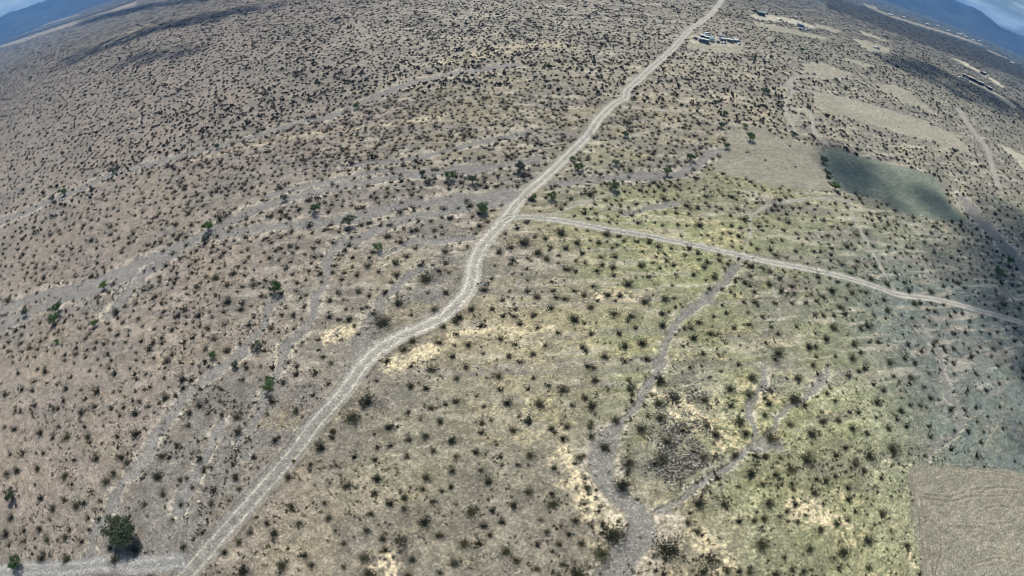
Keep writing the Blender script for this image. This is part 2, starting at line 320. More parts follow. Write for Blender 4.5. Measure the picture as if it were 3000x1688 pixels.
def floor_colour(x, y, f):
    n = len(x); D = np.hypot(x, y)
    a = fbm(x / 26.0, y / 20.0, 11, 4); b = fbm(x / 7.0, y / 4.5, 12, 4); c = fbm(x / 1.6, y / 1.3, 13, 3)
    st = fbm(x / 40.0 + y / 90.0, y / 5.0 - x / 60.0, 14, 4)
    az = np.arctan2(x, np.maximum(y, 1.0))
    base = np.tile(np.array([0.250, 0.222, 0.160]), (n, 1))
    base = lerp(base, [0.240, 0.205, 0.172], sstep(-10, -90, x) * 1.0)                       # rosy grey gravel on one side
    base = lerp(base, [0.235, 0.245, 0.132], sstep(-5, 40, x) * sstep(45, 75, y) * sstep(260, 150, y))    # dry yellow annuals
    base = lerp(base, [0.225, 0.240, 0.125], sstep(30, 60, x) * sstep(110, 50, y) * 0.8)
    base = lerp(base, [0.205, 0.205, 0.17], sstep(60, 200, x - 0.15 * y) * 0.6)
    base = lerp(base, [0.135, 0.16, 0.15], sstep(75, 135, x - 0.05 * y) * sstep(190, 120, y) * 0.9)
    base = lerp(base, [0.31, 0.285, 0.235], sstep(250, 420, y) * sstep(260, 60, np.abs(x - 30)) * .7)
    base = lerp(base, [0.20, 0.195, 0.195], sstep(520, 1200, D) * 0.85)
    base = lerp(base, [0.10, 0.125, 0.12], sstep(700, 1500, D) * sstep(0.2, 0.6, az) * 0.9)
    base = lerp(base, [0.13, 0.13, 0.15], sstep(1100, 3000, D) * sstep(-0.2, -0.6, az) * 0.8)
    # grey gravel lags and yellow straw patches
    base = lerp(base, [0.190, 0.175, 0.145], sstep(0.50, 0.66, a) * (0.7 - .45 * sstep(0, 40, x)))
    wobs = [((fbm(x / 9.0, y / 9.0, 120 + q, 3) - .5) * 26, (fbm(x / 9.0, y / 9.0, 140 + q, 3) - .5) * 26) for q in range(4)]
    for col_, st_, po_ in AREAS:
        acc = np.zeros(n)
        for q in range(4):
            ox, oy = wobs[q]
            acc += po_.inside(x + ox + (q - 1.5) * 1.5, y + oy)
        base = lerp(base, col_, acc / 4 * st_ * sstep(.2, .5, b))
    stk = fbm(x / 14.0 + y / 40.0, y / 2.2 - x / 30.0, 19, 4)
    base = lerp(base, [0.44, 0.40, 0.32], sstep(.54, .66, stk) * (.5 + .15 * sstep(150, 220, y)) * sstep(-160, 40, x + 40) * sstep(40, 110, y) * sstep(800, 400, D))
    base = lerp(base, [0.19, 0.175, 0.155], sstep(0.54, 0.68, st) * 0.6 * sstep(30, 90, y))
    gr = sstep(0.52, 0.68, 1 - a * 0.45 - b * 0.55)
    grit = fbm(x / 0.8, y / 0.7, 17, 3)
    gr = gr * sstep(600, 150, D) * (0.25 + 0.75 * sstep(-60, 60, x - 0.35 * y + 20)) * sstep(.38, .62, grit) * (1 - .75 * sstep(80, 110, x) * sstep(200, 150, y))
    base = lerp(base, [0.56, 0.49, 0.29], gr * 0.9)
    g2 = sstep(.50, .60, grit) * sstep(.42, .6, b) * sstep(15, 45, x - .1 * y) * sstep(120, 80, y) * sstep(120, 90, x)
    base = lerp(base, [.46, .44, .27], g2 * .45)
    base = base * (0.50 + 0.56 * b + 0.75 * (c - .5) + .20)[:, None]
    # far out the unresolved scrub darkens the floor
    mott = fbm(x / 6.0, y / 6.0, 15, 2)
    far = sstep(350, 900, D)
    base = base * (1 - far * (0.28 + 0.5 * sstep(.5, .66, mott)))[:, None]
    # straw banks
    p = f['pale']; m = sstep(1.6, 0.3, p) * sstep(.40, .58, .4 * b + .6 * grit)
    base = lerp(base, [0.62, 0.53, 0.35], m * 0.95 * (1 - .45 * sstep(150, 350, D)))
    # washes: clean grey sand with pale undercut edges
    s = f['wash']
    edge = sstep(2.4, 1.2, s) * sstep(0.8, 1.1, s) * sstep(.35, .6, grit)
    base = lerp(base, [0.50, 0.45, 0.36], edge * (0.45 + 0.5 * sstep(.42, .62, b)))
    core = sstep(1.12, 0.75, s)
    wc = np.array([0.215, 0.207, 0.192]) * (0.86 + 0.28 * st)[:, None] * (0.9 + 0.2 * c)[:, None]
    base = base * (1 - core[:, None] * .88) + wc * core[:, None] * .88
    # cleared ground
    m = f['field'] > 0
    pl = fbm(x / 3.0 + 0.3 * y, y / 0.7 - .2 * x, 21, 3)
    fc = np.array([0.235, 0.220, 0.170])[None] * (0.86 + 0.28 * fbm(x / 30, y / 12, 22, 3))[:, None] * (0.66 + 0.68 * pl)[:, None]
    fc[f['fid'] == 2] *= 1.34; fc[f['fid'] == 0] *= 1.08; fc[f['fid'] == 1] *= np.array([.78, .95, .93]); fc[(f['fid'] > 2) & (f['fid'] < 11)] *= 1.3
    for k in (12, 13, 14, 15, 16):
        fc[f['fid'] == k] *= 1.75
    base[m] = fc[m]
    base = lerp(base, [0.15, 0.14, 0.11], sstep(1.3, .3, f['rut']) * .3 * sstep(.35, .55, b))
    base = lerp(base, [0.36, 0.33, 0.26], sstep(.8, .2, np.abs(f['rut'] - 1.7)) * .25)
    # foot and quad tracks
    s = f['track']
    core = sstep(1.15, 0.6, s); base = lerp(base, [0.34, 0.325, 0.275], core * 0.8)
    # two wheel ruts of the roads
    for key, A, B in (('road', [0.225, 0.213, 0.19], [0.50, 0.47, 0.40]), ('side', [0.27, 0.262, 0.23], [0.48, 0.46, 0.40]), ('low', [0.24, 0.235, 0.225], [0.33, 0.32, 0.30])):
        s = f[key]; q = np.abs(s)
        core = sstep(1.18, 0.85, q)
        near = sstep(70, 105, y) if key == 'road' else np.ones(n)
        Bc = np.array(B)[None] * (0.80 + 0.20 * near)[:, None]
        rut = np.exp(-((q - 0.50) / (0.13 + .07 * near)) ** 2) * (0.66 + 0.6 * fbm(x / 2.2, y / 2.2, 33, 3))
        rut2 = np.exp(-((s - 0.10) / 0.06) ** 2) * 0.35 * fbm(x / 5., y / 5., 34, 2)
        shoulder = np.exp(-((q - 1.0) / 0.16) ** 2) * 0.25 * near
        c0 = np.array(A)[None] * (0.86 + 0.28 * b)[:, None]
        c0 = c0 * (1 + .35 * near)[:, None] if key == 'road' else c0
        cc = c0 + (Bc - c0) * np.clip(rut + rut2 + shoulder, 0, 1)[:, None]
        base = base * (1 - core[:, None]) + cc * core[:, None]
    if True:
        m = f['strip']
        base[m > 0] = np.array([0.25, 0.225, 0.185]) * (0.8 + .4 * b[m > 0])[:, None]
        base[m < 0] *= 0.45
    return np.clip(base, 0.02, 0.85)

def relief(x, y, f):
    D = np.hypot(x, y)
    z = 0.5 * (fbm(x / 5.0, y / 5.0, 41, 3) - 0.5) + 0.16 * (fbm(x / 1.1, y / 1.1, 42, 2) - .5)
    z = z * sstep(1.6, 1.0, 2.0 - np.minimum(np.abs(f['road']), np.minimum(np.abs(f['side']), np.abs(f['low']))))
    s = f['wash']; z = z * (1 - 0.6 * sstep(1.1, .8, s)) - 0.45 * sstep(1.5, 0.6, s)
    q = np.abs(f['road']); z = z + 0.35 * np.exp(-((q - 1.12) / 0.14) ** 2) - 0.16 * np.exp(-((q - .52) / .2) ** 2) * (q < 1)
    q = np.abs(f['side']); z = z + 0.22 * np.exp(-((q - 1.12) / 0.14) ** 2)
    z = np.where(f['field'] > 0, 0.30 * (fbm(x / 3.0 + 0.3 * y, y / 0.7 - .2 * x, 21, 3) - .5), z)
    z = z + 0.22 * np.exp(-((f['rut'] - 1.6) / .4) ** 2) - .15 * (f['rut'] < 1)
    z = np.where(D > 1500, z * 0, z)
    return z

# ------------------------------------------------------------------ materials
def mat(name, rough=0.9):
    m = bpy.data.materials.new(name); m.use_nodes = True
    b = m.node_tree.nodes['Principled BSDF']; b.inputs['Roughness'].default_value = rough
    b.inputs['Specular IOR Level'].default_value = 0.2
    return m, m.node_tree, b

def node(nt, t, **kw):
    n = nt.nodes.new(t)
    for k, v in kw.items():
        if k.startswith('i_'): n.inputs[k[2:].replace('_', ' ')].default_value = v
        else: setattr(n, k, v)
    return n

m_floor, nt, b = mat('desert_floor', 0.95)
at = node(nt, 'ShaderNodeAttribute', attribute_name='tint')
geo = node(nt, 'ShaderNodeNewGeometry')
n1 = node(nt, 'ShaderNodeTexNoise', i_Scale=1.9, i_Detail=5.0, i_Roughness=0.72)
n2 = node(nt, 'ShaderNodeTexNoise', i_Scale=0.33, i_Detail=4.0, i_Roughness=0.65)
vo = node(nt, 'ShaderNodeTexVoronoi', i_Scale=1.05); vo.feature = 'F1'
for t in (n1, n2, vo): nt.links.new(geo.outputs['Position'], t.inputs['Vector'])
r1 = node(nt, 'ShaderNodeMapRange'); r1.inputs[1].default_value = .3; r1.inputs[2].default_value = .7; r1.inputs[3].default_value = .52; r1.inputs[4].default_value = 1.42
r2 = node(nt, 'ShaderNodeMapRange'); r2.inputs[1].default_value = .3; r2.inputs[2].default_value = .7; r2.inputs[3].default_value = .84; r2.inputs[4].default_value = 1.15
r3 = node(nt, 'ShaderNodeMapRange'); r3.inputs[1].default_value = .05; r3.inputs[2].default_value = .16; r3.inputs[3].default_value = .55; r3.inputs[4].default_value = 1.0
nt.links.new(n1.outputs[0], r1.inputs[0]); nt.links.new(n2.outputs[0], r2.inputs[0]); nt.links.new(vo.outputs[0], r3.inputs[0])
mu = node(nt, 'ShaderNodeMath', operation='MULTIPLY'); nt.links.new(r1.outputs[0], mu.inputs[0]); nt.links.new(r2.outputs[0], mu.inputs[1])
mu2 = node(nt, 'ShaderNodeMath', operation='MULTIPLY'); nt.links.new(mu.outputs[0], mu2.inputs[0]); nt.links.new(r3.outputs[0], mu2.inputs[1])
vo2 = node(nt, 'ShaderNodeTexVoronoi', i_Scale=2.1); nt.links.new(geo.outputs['Position'], vo2.inputs['Vector'])
sep = node(nt, 'ShaderNodeSeparateColor'); nt.links.new(vo2.outputs['Color'], sep.inputs[0])
pw = node(nt, 'ShaderNodeMath', operation='POWER'); nt.links.new(sep.outputs[0], pw.inputs[0]); pw.inputs[1].default_value = 2.2
r4 = node(nt, 'ShaderNodeMapRange'); r4.inputs[3].default_value = .86; r4.inputs[4].default_value = 1.42; nt.links.new(pw.outputs[0], r4.inputs[0])
mu3 = node(nt, 'ShaderNodeMath', operation='MULTIPLY'); nt.links.new(mu2.outputs[0], mu3.inputs[0]); nt.links.new(r4.outputs[0], mu3.inputs[1])
vm = node(nt, 'ShaderNodeVectorMath', operation='SCALE'); nt.links.new(at.outputs['Color'], vm.inputs[0]); nt.links.new(mu3.outputs[0], vm.inputs['Scale'])
nt.links.new(vm.outputs[0], b.inputs['Base Color'])

def plant_mat(name, c1, c2, attr=None):
    m, nt, b = mat(name, 0.8)
    if attr:
        a = node(nt, 'ShaderNodeAttribute', attribute_name=attr); fac = a.outputs['Fac']
    else:
        a = node(nt, 'ShaderNodeObjectInfo'); fac = a.outputs['Random']
    geo = node(nt, 'ShaderNodeNewGeometry')
    ns = node(nt, 'ShaderNodeTexNoise', i_Scale=2.2, i_Detail=2.0); nt.links.new(geo.outputs['Position'], ns.inputs['Vector'])
    ad = node(nt, 'ShaderNodeMath', operation='ADD'); nt.links.new(fac, ad.inputs[0]); nt.links.new(ns.outputs[0], ad.inputs[1])
    sb = node(nt, 'ShaderNodeMath', operation='SUBTRACT', use_clamp=True); nt.links.new(ad.outputs[0], sb.inputs[0]); sb.inputs[1].default_value = 0.5
    mx = node(nt, 'ShaderNodeMix', data_type='RGBA'); nt.links.new(sb.outputs[0], mx.inputs['Factor'])
    mx.inputs[6].default_value = (*c1, 1); mx.inputs[7].default_value = (*c2, 1)
    nt.links.new(mx.outputs[2], b.inputs['Base Color'])
    return m

def flat_mat(name, col, rough=0.7, metal=0.0, var=0.15, scale=1.5):
    m, nt, b = mat(name, rough); b.inputs['Metallic'].default_value = metal
    tc = node(nt, 'ShaderNodeNewGeometry')
    ns = node(nt, 'ShaderNodeTexNoise', i_Scale=scale, i_Detail=4.0); nt.links.new(tc.outputs['Position'], ns.inputs['Vector'])
    mr = node(nt, 'ShaderNodeMapRange'); mr.inputs[1].default_value = .3; mr.inputs[2].default_value = .7; mr.inputs[3].default_value = 1 - var; mr.inputs[4].default_value = 1 + var
    nt.links.new(ns.outputs[0], mr.inputs[0])
    vm = node(nt, 'ShaderNodeVectorMath', operation='SCALE'); vm.inputs[0].default_value = col; nt.links.new(mr.outputs[0], vm.inputs['Scale'])
    nt.links.new(vm.outputs[0], b.inputs['Base Color'])
    return m

M_STEM = flat_mat('grey_bark', (0.05, 0.042, 0.033), 0.9)
M_BUSH = plant_mat('creosote_leaves', (0.014, 0.017, 0.008), (0.092, 0.094, 0.042))
M_BUSH_S = plant_mat('scrub_leaves', (0.018, 0.021, 0.010), (0.078, 0.068, 0.038), 'tone')
M_GREEN = plant_mat('palo_verde_leaves', (0.036, 0.085, 0.020), (0.11, 0.19, 0.050))
M_GREYGREEN = plant_mat('mesquite_leaves', (0.060, 0.085, 0.050), (0.115, 0.135, 0.085))
M_DARKGREEN = plant_mat('ironwood_leaves', (0.020, 0.034, 0.017), (0.080, 0.100, 0.055))
M_ORANGE = plant_mat('rusty_leaves', (0.12, 0.07, 0.015), (0.20, 0.12, 0.03))
M_TRUNK = flat_mat('tree_bark', (0.10, 0.085, 0.06), 0.9)

def mesh_np(name, V, F, mats, mi=None, cols=None, attr='tint', smooth=False):
    """F: (n,4) or (n,3) int array"""
    me = bpy.data.meshes.new(name)
    V = np.asarray(V, np.float32); F = np.asarray(F, np.int32); k = F.shape[1]
    me.vertices.add(len(V)); me.vertices.foreach_set('co', V.ravel())
    me.loops.add(F.size); me.loops.foreach_set('vertex_index', F.ravel())
    me.polygons.add(len(F)); me.polygons.foreach_set('loop_start', np.arange(0, F.size, k, dtype=np.int32))
    try: me.polygons.foreach_set('loop_total', np.full(len(F), k, np.int32))
    except Exception: pass
    for m in mats: me.materials.append(m)
    if mi is not None: me.polygons.foreach_set('material_index', np.asarray(mi, np.int32))
    if cols is not None:
        if cols.ndim == 2:
            a = me.attributes.new(attr, 'FLOAT_COLOR', 'POINT')
            c4 = np.ones((len(V), 4), np.float32); c4[:, :3] = cols; a.data.foreach_set('color', c4.ravel())
        else:
            a = me.attributes.new(attr, 'FLOAT', 'POINT'); a.data.foreach_set('value', cols.astype(np.float32))
    me.update(calc_edges=True)
    if smooth: me.polygons.foreach_set('use_smooth', np.ones(len(F), bool))
    me.validate()
    return me

def tag(o, label=None, cat=None, group=None, kind=None):
    if label: o['label'] = label
    if cat: o['category'] = cat
    if group: o['group'] = group
    if kind: o['kind'] = kind
    return o

def link(name, data, parent=None, loc=None):
    o = bpy.data.objects.new(name, data); COL.objects.link(o)
    if parent: o.parent = parent
    if loc is not None: o.location = loc
    return o

# ------------------------------------------------------------------ the ground: one polar sheet round the point under the camera
dep = np.concatenate([np.arange(89.0, 62.0, -0.22), np.arange(62.0, 2.0, -0.105), np.arange(2.0, 0.12, -0.05)])
RR = CAM_H / np.tan(np.radians(dep)); RR = np.append(RR[RR < 7700], [8000.0])
azs = np.concatenate([np.arange(-100, 100, 0.14), np.arange(100, 260, 4.0)])
NA, NR = len(azs), len(RR)
A = np.radians(azs)
GX = (np.sin(A)[None] * RR[:, None]).ravel(); GY = (np.cos(A)[None] * RR[:, None]).ravel()
GF = fields(GX, GY)
GC = floor_colour(GX, GY, GF)
GZ = macro(GX, GY) + relief(GX, GY, GF)
ii, jj = np.meshgrid(np.arange(NR - 1), np.arange(NA), indexing='ij'); j2 = (jj + 1) % NA
quads = np.stack([ii * NA + jj, (ii + 1) * NA + jj, (ii + 1) * NA + j2, ii * NA + j2], -1).reshape(-1, 4)
V = np.stack([GX, GY, GZ], 1)
me = mesh_np('ground', np.vstack([V, [[0, 0, macro(np.zeros(1), np.zeros(1))[0]]]]), quads, [m_floor], cols=np.vstack([GC, [[.3, .27, .22]]]), smooth=True)
ground_obj = tag(link('ground', me), 'tan and grey desert floor dotted with scrub reaching to the mountains', 'ground', kind='structure')

def patch(name, mask, label, cat, lift=0.03):
    """the part of the sheet where mask holds, as a surface of its own laid 3 cm above it"""
    q = quads[mask[quads].all(axis=1)]
    if not len(q): return
    u, inv = np.unique(q, return_inverse=True)
    v = V[u].copy(); v[:, 2] += lift
    o = link(name, mesh_np(name, v, inv.reshape(-1, 4), [m_floor], cols=GC[u], smooth=True))
    tag(o, label, cat, kind='structure')
    return o
inr = np.abs(GF['road']) < 1.05; ins = (np.abs(GF['side']) < 1.05) & ~inr; inl = (np.abs(GF['low']) < 1.05) & ~inr & ~ins
patch('dirt_road', inr, 'pale two-rut dirt road winding through the whole picture', 'road')
patch('side_road', ins, 'narrower grey-tan dirt road branching off towards the blue hills', 'road')
patch('low_track', inl, 'grey sandy track along the bottom that meets the main road', 'track')
rest = ~(inr | ins | inl)
inf = (GF['field'] > 0) & rest
for k, (lab, _) in enumerate(FIELDS):
    patch('cleared_field', inf & (GF['fid'] == k), lab, 'field')
inw = (GF['wash'] < 1.0) & rest & ~inf
patch('dry_wash', inw, 'braided dry washes of clean grey sand between the scrub', 'wash')
patch('footpath', (GF['track'] < 1.0) & rest & ~inf & ~inw, 'thin pale trails worn through the scrub', 'path')

# ------------------------------------------------------------------ mountains far away
def mountains(name, az, el, D, label, seed, depth=1500.0):
    """az, el in degrees: the skyline; a real range D metres away"""
    a = np.arange(az[0], az[-1], 0.12); n = len(a)
    e = np.interp(a, az, el)
    rows = np.array([-1.0, -.8, -.62, -.46, -.33, -.22, -.13, -.06, 0, .08, .2, .4, .7, 1.0])
    VV = []
    for t in rows:
        r = D + t * depth
        prof = (1 - abs(t)) ** 1.5 if t <= 0 else (1 - t) ** 1.2
        x = np.sin(np.radians(a)) * r; y = np.cos(np.radians(a)) * r
        h = np.tan(np.radians(e)) * D + CAM_H - 45
        ridg = np.abs(fbm(x / 500, y / 500, seed, 5) - .5) * 2
        z = 45 + h * prof * (1 - (0.75 * ridg) * (1 - prof ** 3)) * (1 + 0.05 * (fbm(a * 3, a * 0 + 3, seed + 4, 3) - .5) * prof) - 6 * (abs(t) == 1)
        VV.append(np.stack([x, y, z], 1))
    Vm = np.concatenate(VV)
    i, j = np.meshgrid(np.arange(len(rows) - 1), np.arange(n - 1), indexing='ij')
    q = np.stack([i * n + j, i * n + j + 1, (i + 1) * n + j + 1, (i + 1) * n + j], -1).reshape(-1, 4)
    o = link(name, mesh_np(name, Vm, q, [M_HAZED_ROCK], smooth=False))
    tag(o, label, 'mountains', kind='structure')
M_HAZED_ROCK = flat_mat('hazed_mountain_rock', (0.045, 0.052, 0.068), 0.95, var=0.35, scale=0.004)  # dark rock with the blue of distant haze painted into its colour
def skyline(pts):
    pts = np.array(pts, float); d = px_dir(pts[:, 0], pts[:, 1])
    return np.degrees(np.arctan2(d[0], d[1])), np.degrees(np.arctan2(d[2], np.hypot(d[0], d[1])))
aL, eL = skyline([(0, 51), (26, 37), (59, 28), (85, 19), (116, 5), (124, 8), (135, 0)])
aR, eR = skyline([(2797, 0), (2816, 9), (2848, 21), (2872, 32), (2900, 54), (2931, 79), (2960, 92), (3000, 106)])
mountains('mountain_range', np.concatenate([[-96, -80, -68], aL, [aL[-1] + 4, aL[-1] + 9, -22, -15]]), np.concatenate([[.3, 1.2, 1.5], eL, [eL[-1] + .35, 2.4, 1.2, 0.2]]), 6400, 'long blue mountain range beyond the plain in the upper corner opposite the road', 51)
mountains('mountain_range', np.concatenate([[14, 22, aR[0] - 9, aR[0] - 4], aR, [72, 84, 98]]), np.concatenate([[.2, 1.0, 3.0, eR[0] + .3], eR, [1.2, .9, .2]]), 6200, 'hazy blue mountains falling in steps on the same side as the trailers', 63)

# ------------------------------------------------------------------ haze
hz = bpy.data.materials.new('haze_air'); hz.use_nodes = True
hn = hz.node_tree
for n_ in list(hn.nodes):
    if n_.type == 'BSDF_PRINCIPLED': hn.nodes.remove(n_)
pv = hn.nodes.new('ShaderNodeVolumePrincipled'); hn.links.new(pv.outputs[0], hn.nodes['Material Output'].inputs['Volume'])
pv.inputs['Color'].default_value = (0.13, 0.46, 1.0, 1); pv.inputs['Density'].default_value = 0.000095; pv.inputs['Anisotropy'].default_value = 0.3
bx = [(-8300, -8300, -4), (8300, -8300, -4), (8300, 8300, -4), (-8300, 8300, -4), (-8300, -8300, 520), (8300, -8300, 520), (8300, 8300, 520), (-8300, 8300, 520)]
me = bpy.data.meshes.new('haze'); me.from_pydata(bx, [], [(3, 2, 1, 0), (4, 5, 6, 7), (0, 1, 5, 4), (1, 2, 6, 5), (2, 3, 7, 6), (3, 0, 4, 7)]); me.materials.append(hz)
tag(link('haze', me), 'blue haze over the far plain', 'haze', kind='stuff')

# ------------------------------------------------------------------ clouds high overhead that drop the shade patches on the plain
M_CLOUD = bpy.data.materials.new('thin_cloud'); M_CLOUD.use_nodes = True
cn = M_CLOUD.node_tree; cb = cn.nodes['Principled BSDF']; cn.nodes.remove(cb)
df = cn.nodes.new('ShaderNodeBsdfDiffuse'); df.inputs[0].default_value = (.9, .9, .9, 1)
tr = cn.nodes.new('ShaderNodeBsdfTransparent'); mxs = cn.nodes.new('ShaderNodeMixShader'); mxs.inputs[0].default_value = 0.28
cn.links.new(tr.outputs[0], mxs.inputs[1]); cn.links.new(df.outputs[0], mxs.inputs[2]); cn.links.new(mxs.outputs[0], cn.nodes['Material Output'].inputs['Surface'])

def ico():
    t = (1 + 5 ** .5) / 2
    v = np.array([(-1, t, 0), (1, t, 0), (-1, -t, 0), (1, -t, 0), (0, -1, t), (0, 1, t), (0, -1, -t), (0, 1, -t), (t, 0, -1), (t, 0, 1), (-t, 0, -1), (-t, 0, 1)], float)
    v /= np.linalg.norm(v[0])
    f = [(0, 11, 5), (0, 5, 1), (0, 1, 7), (0, 7, 10), (0, 10, 11), (1, 5, 9), (5, 11, 4), (11, 10, 2), (10, 7, 6), (7, 1, 8), (3, 9, 4), (3, 4, 2), (3, 2, 6), (3, 6, 8), (3, 8, 9), (4, 9, 5), (2, 4, 11), (6, 2, 10), (8, 6, 7), (9, 8, 1)]
    return v, f
def subdiv(v, f):
    v = list(map(tuple, v)); c = {}; o = []
    def mid(a, b):
        k = (min(a, b), max(a, b))
        if k not in c:
            p = np.array(v[a]) + np.array(v[b]); p /= np.linalg.norm(p); v.append(tuple(p)); c[k] = len(v) - 1
        return c[k]
    for a, b_, d in f:
        x, y, z = mid(a, b_), mid(b_, d), mid(d, a); o += [(a, x, z), (b_, y, x), (d, z, y), (x, y, z)]
    return np.array(v), o
ICO1 = subdiv(*ico()); ICO2 = subdiv(*ICO1)

def cloud(pts, alt, n, rfac, label, thin=False):
    """puffs spread over the traced shade patch, lifted along the sunbeams to the cloud's height"""
    po = Poly(pts); rng = np.random.default_rng(int(abs(po.p[0, 0])) + 3)
    size = po.hi - po.lo; VV = []; FF = []; k = 0; tries = 0
    area = 0.5 * abs(np.sum(po.p[:, 0] * np.roll(po.p[:, 1], 1) - po.p[:, 1] * np.roll(po.p[:, 0], 1)))
    r0 = math.sqrt(area / n) * rfac
    sv, sf = ICO2; sf = np.array(sf)
    while k < n and tries < 20000:
        tries += 1
        q = po.lo + rng.random(2) * size
        if not po.inside(q[:1], q[1:])[0]: continue
        s_ = (alt + rng.normal() * 8) / SDIR.z
        c = np.array([q[0] + SDIR.x * s_, q[1] + SDIR.y * s_, alt + rng.normal() * 6])
        r = r0 * rng.uniform(.6, 1.25)
        nz = 1 + 0.35 * (fbm(sv[:, 0] * 2 + k * 7, sv[:, 1] * 2 + sv[:, 2] * 1.7, 77, 3) - .5)
        v = sv * r * nz[:, None] * np.array([1, 1, .5]) + c
        VV.append(v); FF.append(sf + len(sv) * k); k += 1
    o = link('cloud', mesh_np('cloud', np.concatenate(VV), np.concatenate(FF), [M_CLOUD], smooth=True))
    tag(o, label, 'cloud', 'small clouds overhead')
cloud([(150, 196), (250, 152), (330, 124), (430, 90), (520, 66), (620, 46), (720, 28), (830, 22), (820, 34), (720, 48), (640, 68), (540, 86), (440, 108), (350, 140), (260, 176), (170, 212)], 1000, 240, 1.05, 'long thin cloud high over the far scrub')
cloud([(300, 205), (400, 176), (520, 150), (600, 150), (560, 176), (460, 196), (330, 226)], 1000, 60, .85, 'small ragged cloud high over the far scrub')
cloud([(220, 62), (400, 22), (520, 4), (620, -6), (620, 4), (500, 16), (400, 36), (240, 76)], 1050, 130, 1.1, 'longest wispy cloud over the far plain')
cloud([(2600, 168), (2700, 192), (2790, 225), (2860, 262), (2960, 300), (3080, 360), (3080, 400), (2980, 356), (2860, 310), (2760, 272), (2680, 232), (2610, 190)], 1000, 120, 0.95, 'long cloud drifting over the hill side of the plain')
cloud([(2440, 470), (2530, 476), (2590, 510), (2660, 545), (2740, 570), (2780, 610), (2690, 628), (2600, 596), (2520, 560), (2450, 530)], 950, 12, 1.15, 'small round cloud over the graded fields')
cloud([(2850, 600), (2940, 620), (3120, 740), (3180, 1010), (3000, 1010), (2940, 930), (2890, 780)], 900, 12, 1.15, 'ragged cloud over the side road')
cloud([(2960, 1020), (3120, 1000), (3170, 1380), (2990, 1340), (2940, 1180)], 900, 11, .95, 'smallest cloud over the side road')

# ------------------------------------------------------------------ plants: templates
def tube(p0, p1, r0, r1, n=3):
    p0 = np.array(p0); p1 = np.array(p1); d = p1 - p0; d = d / (np.linalg.norm(d) + 1e-9)
    a = np.cross(d, [0.3, 0.2, 0.9]); a /= np.linalg.norm(a) + 1e-9; b_ = np.cross(d, a)
    V_, F_ = [], []
    for c, r in ((p0, r0), (p1, r1)):
        for k in range(n):
            t = 2 * math.pi * k / n; V_.append(c + r * (math.cos(t) * a + math.sin(t) * b_))
    for k in range(n): F_.append((k, (k + 1) % n, n + (k + 1) % n, n + k))
    return V_, F_

def leaf_quads(cs, size, rng, up=0.0):
    n = len(cs)
    a = rng.normal(size=(n, 3)); a /= np.linalg.norm(a, axis=1, keepdims=True)
    b_ = rng.normal(size=(n, 3)); b_ -= (a * b_).sum(1, keepdims=True) * a; b_ /= np.linalg.norm(b_, axis=1, keepdims=True)
    s = size * rng.uniform(.55, 1.3, (n, 1)); s2 = s * rng.uniform(.5, .9, (n, 1))
    Vq = np.stack([cs - a * s - b_ * s2 * .3, cs - a * s * .2 + b_ * s2, cs + a * s + b_ * s2 * .2, cs + a * s * .1 - b_ * s2], 1).reshape(-1, 3)
    return Vq, np.arange(4 * n).reshape(n, 4)

def bush_geo(seed, nst, nleaf, lsize, fluff=1.0):
    """creosote: a fan of stems from one crown, leaves towards the tips; 1 m across"""
    rng = np.random.default_rng(seed); SV, SF, LC = [], [], []
    lop = rng.uniform(0, 2 * math.pi)
    for k in range(nst):
        th = 2 * math.pi * (k + rng.uniform(-.4, .4)) / nst; el = rng.uniform(.32, 1.35)
        L = rng.uniform(.36, .60) * (1 + .2 * math.cos(th - lop))
        d = np.array([math.cos(th) * math.cos(el), math.sin(th) * math.cos(el), math.sin(el) * 1.02])
        p0 = np.array([math.cos(th), math.sin(th), 0]) * .03 + np.array([0, 0, -.02]); p1 = p0 + d * L * .55; p2 = p0 + d * L + np.array([d[0], d[1], .2]) * .08
        for a_, b_, ra, rb in ((p0, p1, .010, .007), (p1, p2, .007, .003)):
            v, f = tube(a_, b_, ra, rb); o = len(SV); SV += v; SF += [tuple(i + o for i in q) for q in f]
        m = max(1, nleaf // nst)
        t = rng.uniform(.06, 1.03, m) ** 1.15
        LC.append(p0 + (p2 - p0) * t[:, None] + rng.normal(size=(m, 3)) * (.030 + .05 * t[:, None]) * fluff)
    LC = np.concatenate(LC); LC[:, 2] = np.maximum(LC[:, 2], .03)
    LV, LF = leaf_quads(LC, lsize, rng)
    return np.array(SV), np.array(SF), LV, LF

BUSHES = []
for k in range(8):
    sv, sf, lv, lf = bush_geo(100 + k, 20 + 2 * (k % 4), 640 + 80 * (k % 4), .031, 1.3)
    BUSHES.append((mesh_np('bush_stems', sv, sf, [M_STEM]), mesh_np('bush_foliage', lv, lf, [M_BUSH])))
LOWB = []
for k in range(6):
    sv, sf, lv, lf = bush_geo(200 + k, 9, 144, .07, 1.9)
    LOWB.append((np.concatenate([sv, lv]), np.concatenate([sf, lf + len(sv)])))
FARB = []
for k in range(5):
    rng = np.random.default_rng(300 + k); c = rng.normal(size=(18, 3)) * [.2, .2, .13]; c[:, 2] = np.abs(c[:, 2]) + .13
    FARB.append(leaf_quads(c, .2, rng))

